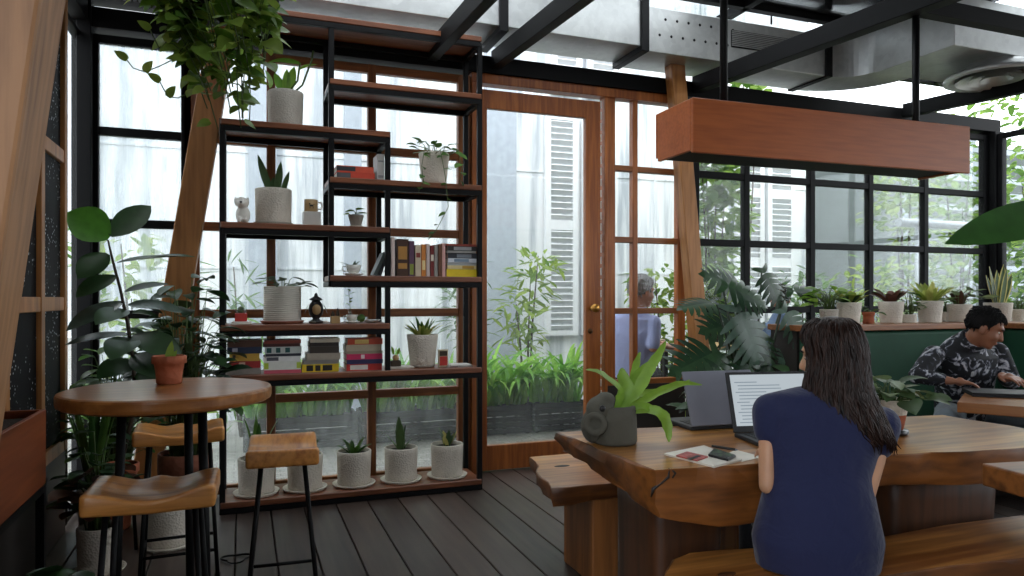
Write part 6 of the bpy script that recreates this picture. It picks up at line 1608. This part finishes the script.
laptop('open laptop showing its plain grey lid, beside the lit laptop', c, rz, 70, M['lid_grey'], W=.31, D=.215)
# closed laptop of the man in the print shirt
def closed_laptop():
    p = at_z(1004, 395, .752); t = thing('laptop', 'dark grey closed laptop under the hand of the man in the floral shirt', 'laptop', (p.x, p.y, .7505), math.radians(-40))
    b = MB(); b.box(-.165, .165, -.11, .11, 0, .011); b.build('base', M['lap_black'], t, bevel=.003)
    b = MB(); b.box(-.165, .165, -.11, .11, .0115, .021); b.build('lid', M['lap_black'], t, bevel=.003)
closed_laptop()
def flat_quad(name, px, z, th, mat, label, cat):
    P = [at_z(x, y, z) for x, y in px]; c = sum(P, Vector()) / 4
    mb = MB(); mb.prism([(p.x - c.x, p.y - c.y) for p in P], 0, th); o = mb.build(name, mat, loc=(c.x, c.y, z)); tag(o, label, cat); return o, c
zt = .7405
nb, _ = flat_quad('notebook', [(664, 455), (714, 468), (742, 461), (704, 447)][::1], zt, .006, M['paper'], 'white notebook lying on the slab table near the woman', 'notebook')
flat_quad('paper_sheet', [(722, 456), (742, 462), (762, 457), (736, 450)], zt, .001, M['paper'], 'white loose sheet by the corner of the open lit laptop', 'paper')
cd, _ = flat_quad('red_card', [(676, 456.5), (697, 461.5), (708, 457.5), (687, 452.5)], zt + .0065, .004, plain('red_print', hexc(168, 84, 78), .5, var=.5, vs=60), 'dark red patterned notecard on the white notebook', 'card')
bd = MB(); q0, q1, q2, q3 = [at_z(x, y, zt + .0108) - cd.location for x, y in ((686.5, 459), (690.5, 460), (701.5, 456), (697.5, 455))]
bd.prism([(q.x, q.y) for q in (q0, q1, q2, q3)], .0042, .0048); bd.build('band', M['black_gloss'], cd)
def phone():
    P = [at_z(x, y, zt + .0065) for x, y in ((708, 456.5), (728, 461.5), (736, 457.5), (714, 450.5))]; c = sum(P, Vector()) / 4
    mb = MB(); mb.prism([(p.x - c.x, p.y - c.y) for p in P], 0, .009); t = mb.build('phone', M['black_gloss'], loc=(c.x, c.y, zt + .0065), bevel=.003); tag(t, 'black phone lying on the white notebook', 'phone')
    m, nt, p, o = newmat('phone_print'); nz = N(nt, 'ShaderNodeTexNoise', Scale=70., Detail=3.); nt.links.new(coords(nt), nz.inputs['Vector']); r = ramp(nt, [(.45, hexc(14, 18, 16)), (.6, hexc(62, 92, 60))]); nt.links.new(nz.outputs[0], r.inputs[0]); nt.links.new(r.outputs[0], p.inputs['Base Color'])
    mb = MB(); mb.prism([((p_.x - c.x) * .86, (p_.y - c.y) * .86) for p_ in P], .0092, .0098); mb.build('screen', m, t)
phone()
a, b = at_z(712, 448, zt + .005), at_z(738, 452, zt + .005)
a.z = b.z = zt + .0115
pn = thing('pen', 'dark pen lying across the top edge of the white notebook', 'pen', a); mb = MB(); mb.tube([(0, 0, 0), (b - a) * .9], .0042, 8); mb.build('barrel', M['lap_black'], pn); mb = MB(); mb.tube([(b - a) * .905, b - a], [.004, .001], 8); mb.build('tip', M['lid_grey'], pn)
# ================================================================ sky, camera
w = bpy.data.worlds.new('sky'); SC.world = w; w.use_nodes = True
nt = w.node_tree; bg = nt.nodes['Background']
tc = nt.nodes.new('ShaderNodeTexCoord'); sx = nt.nodes.new('ShaderNodeSeparateXYZ'); nt.links.new(tc.outputs['Generated'], sx.inputs[0])
mr = N(nt, 'ShaderNodeMapRange'); mr.inputs['From Min'].default_value = -.1; mr.inputs['From Max'].default_value = .6
nt.links.new(sx.outputs[2], mr.inputs['Value'])
r = ramp(nt, [(0., (.25, .25, .24, 1)), (.2, (.80, .86, .92, 1)), (1., (.94, .97, 1., 1))]); nt.links.new(mr.outputs[0], r.inputs[0])
nt.links.new(r.outputs[0], bg.inputs['Color']); bg.inputs['Strength'].default_value = 4.4
cam = bpy.data.cameras.new('camera'); co = bpy.data.objects.new('camera', cam); COL.objects.link(co)
co.location = EYE; co.rotation_euler = (PI / 2, 0, -YAW)
cam.sensor_width = 36; cam.lens = 36 * FPX / 1024; cam.shift_y = (HOR - 288) / 1024; cam.clip_start = .05; cam.clip_end = 200
SC.camera = co
SC.view_settings.view_transform = 'Standard'; SC.view_settings.look = 'None'; SC.view_settings.gamma = 1; SC.view_settings.use_curve_mapping = False
SC.view_settings.exposure = 0.0
SC.cycles.max_bounces = 10; SC.cycles.transparent_max_bounces = 24; SC.cycles.diffuse_bounces = 5
SC.cycles.caustics_reflective = False; SC.cycles.caustics_refractive = False
SC.cycles.use_denoising = True
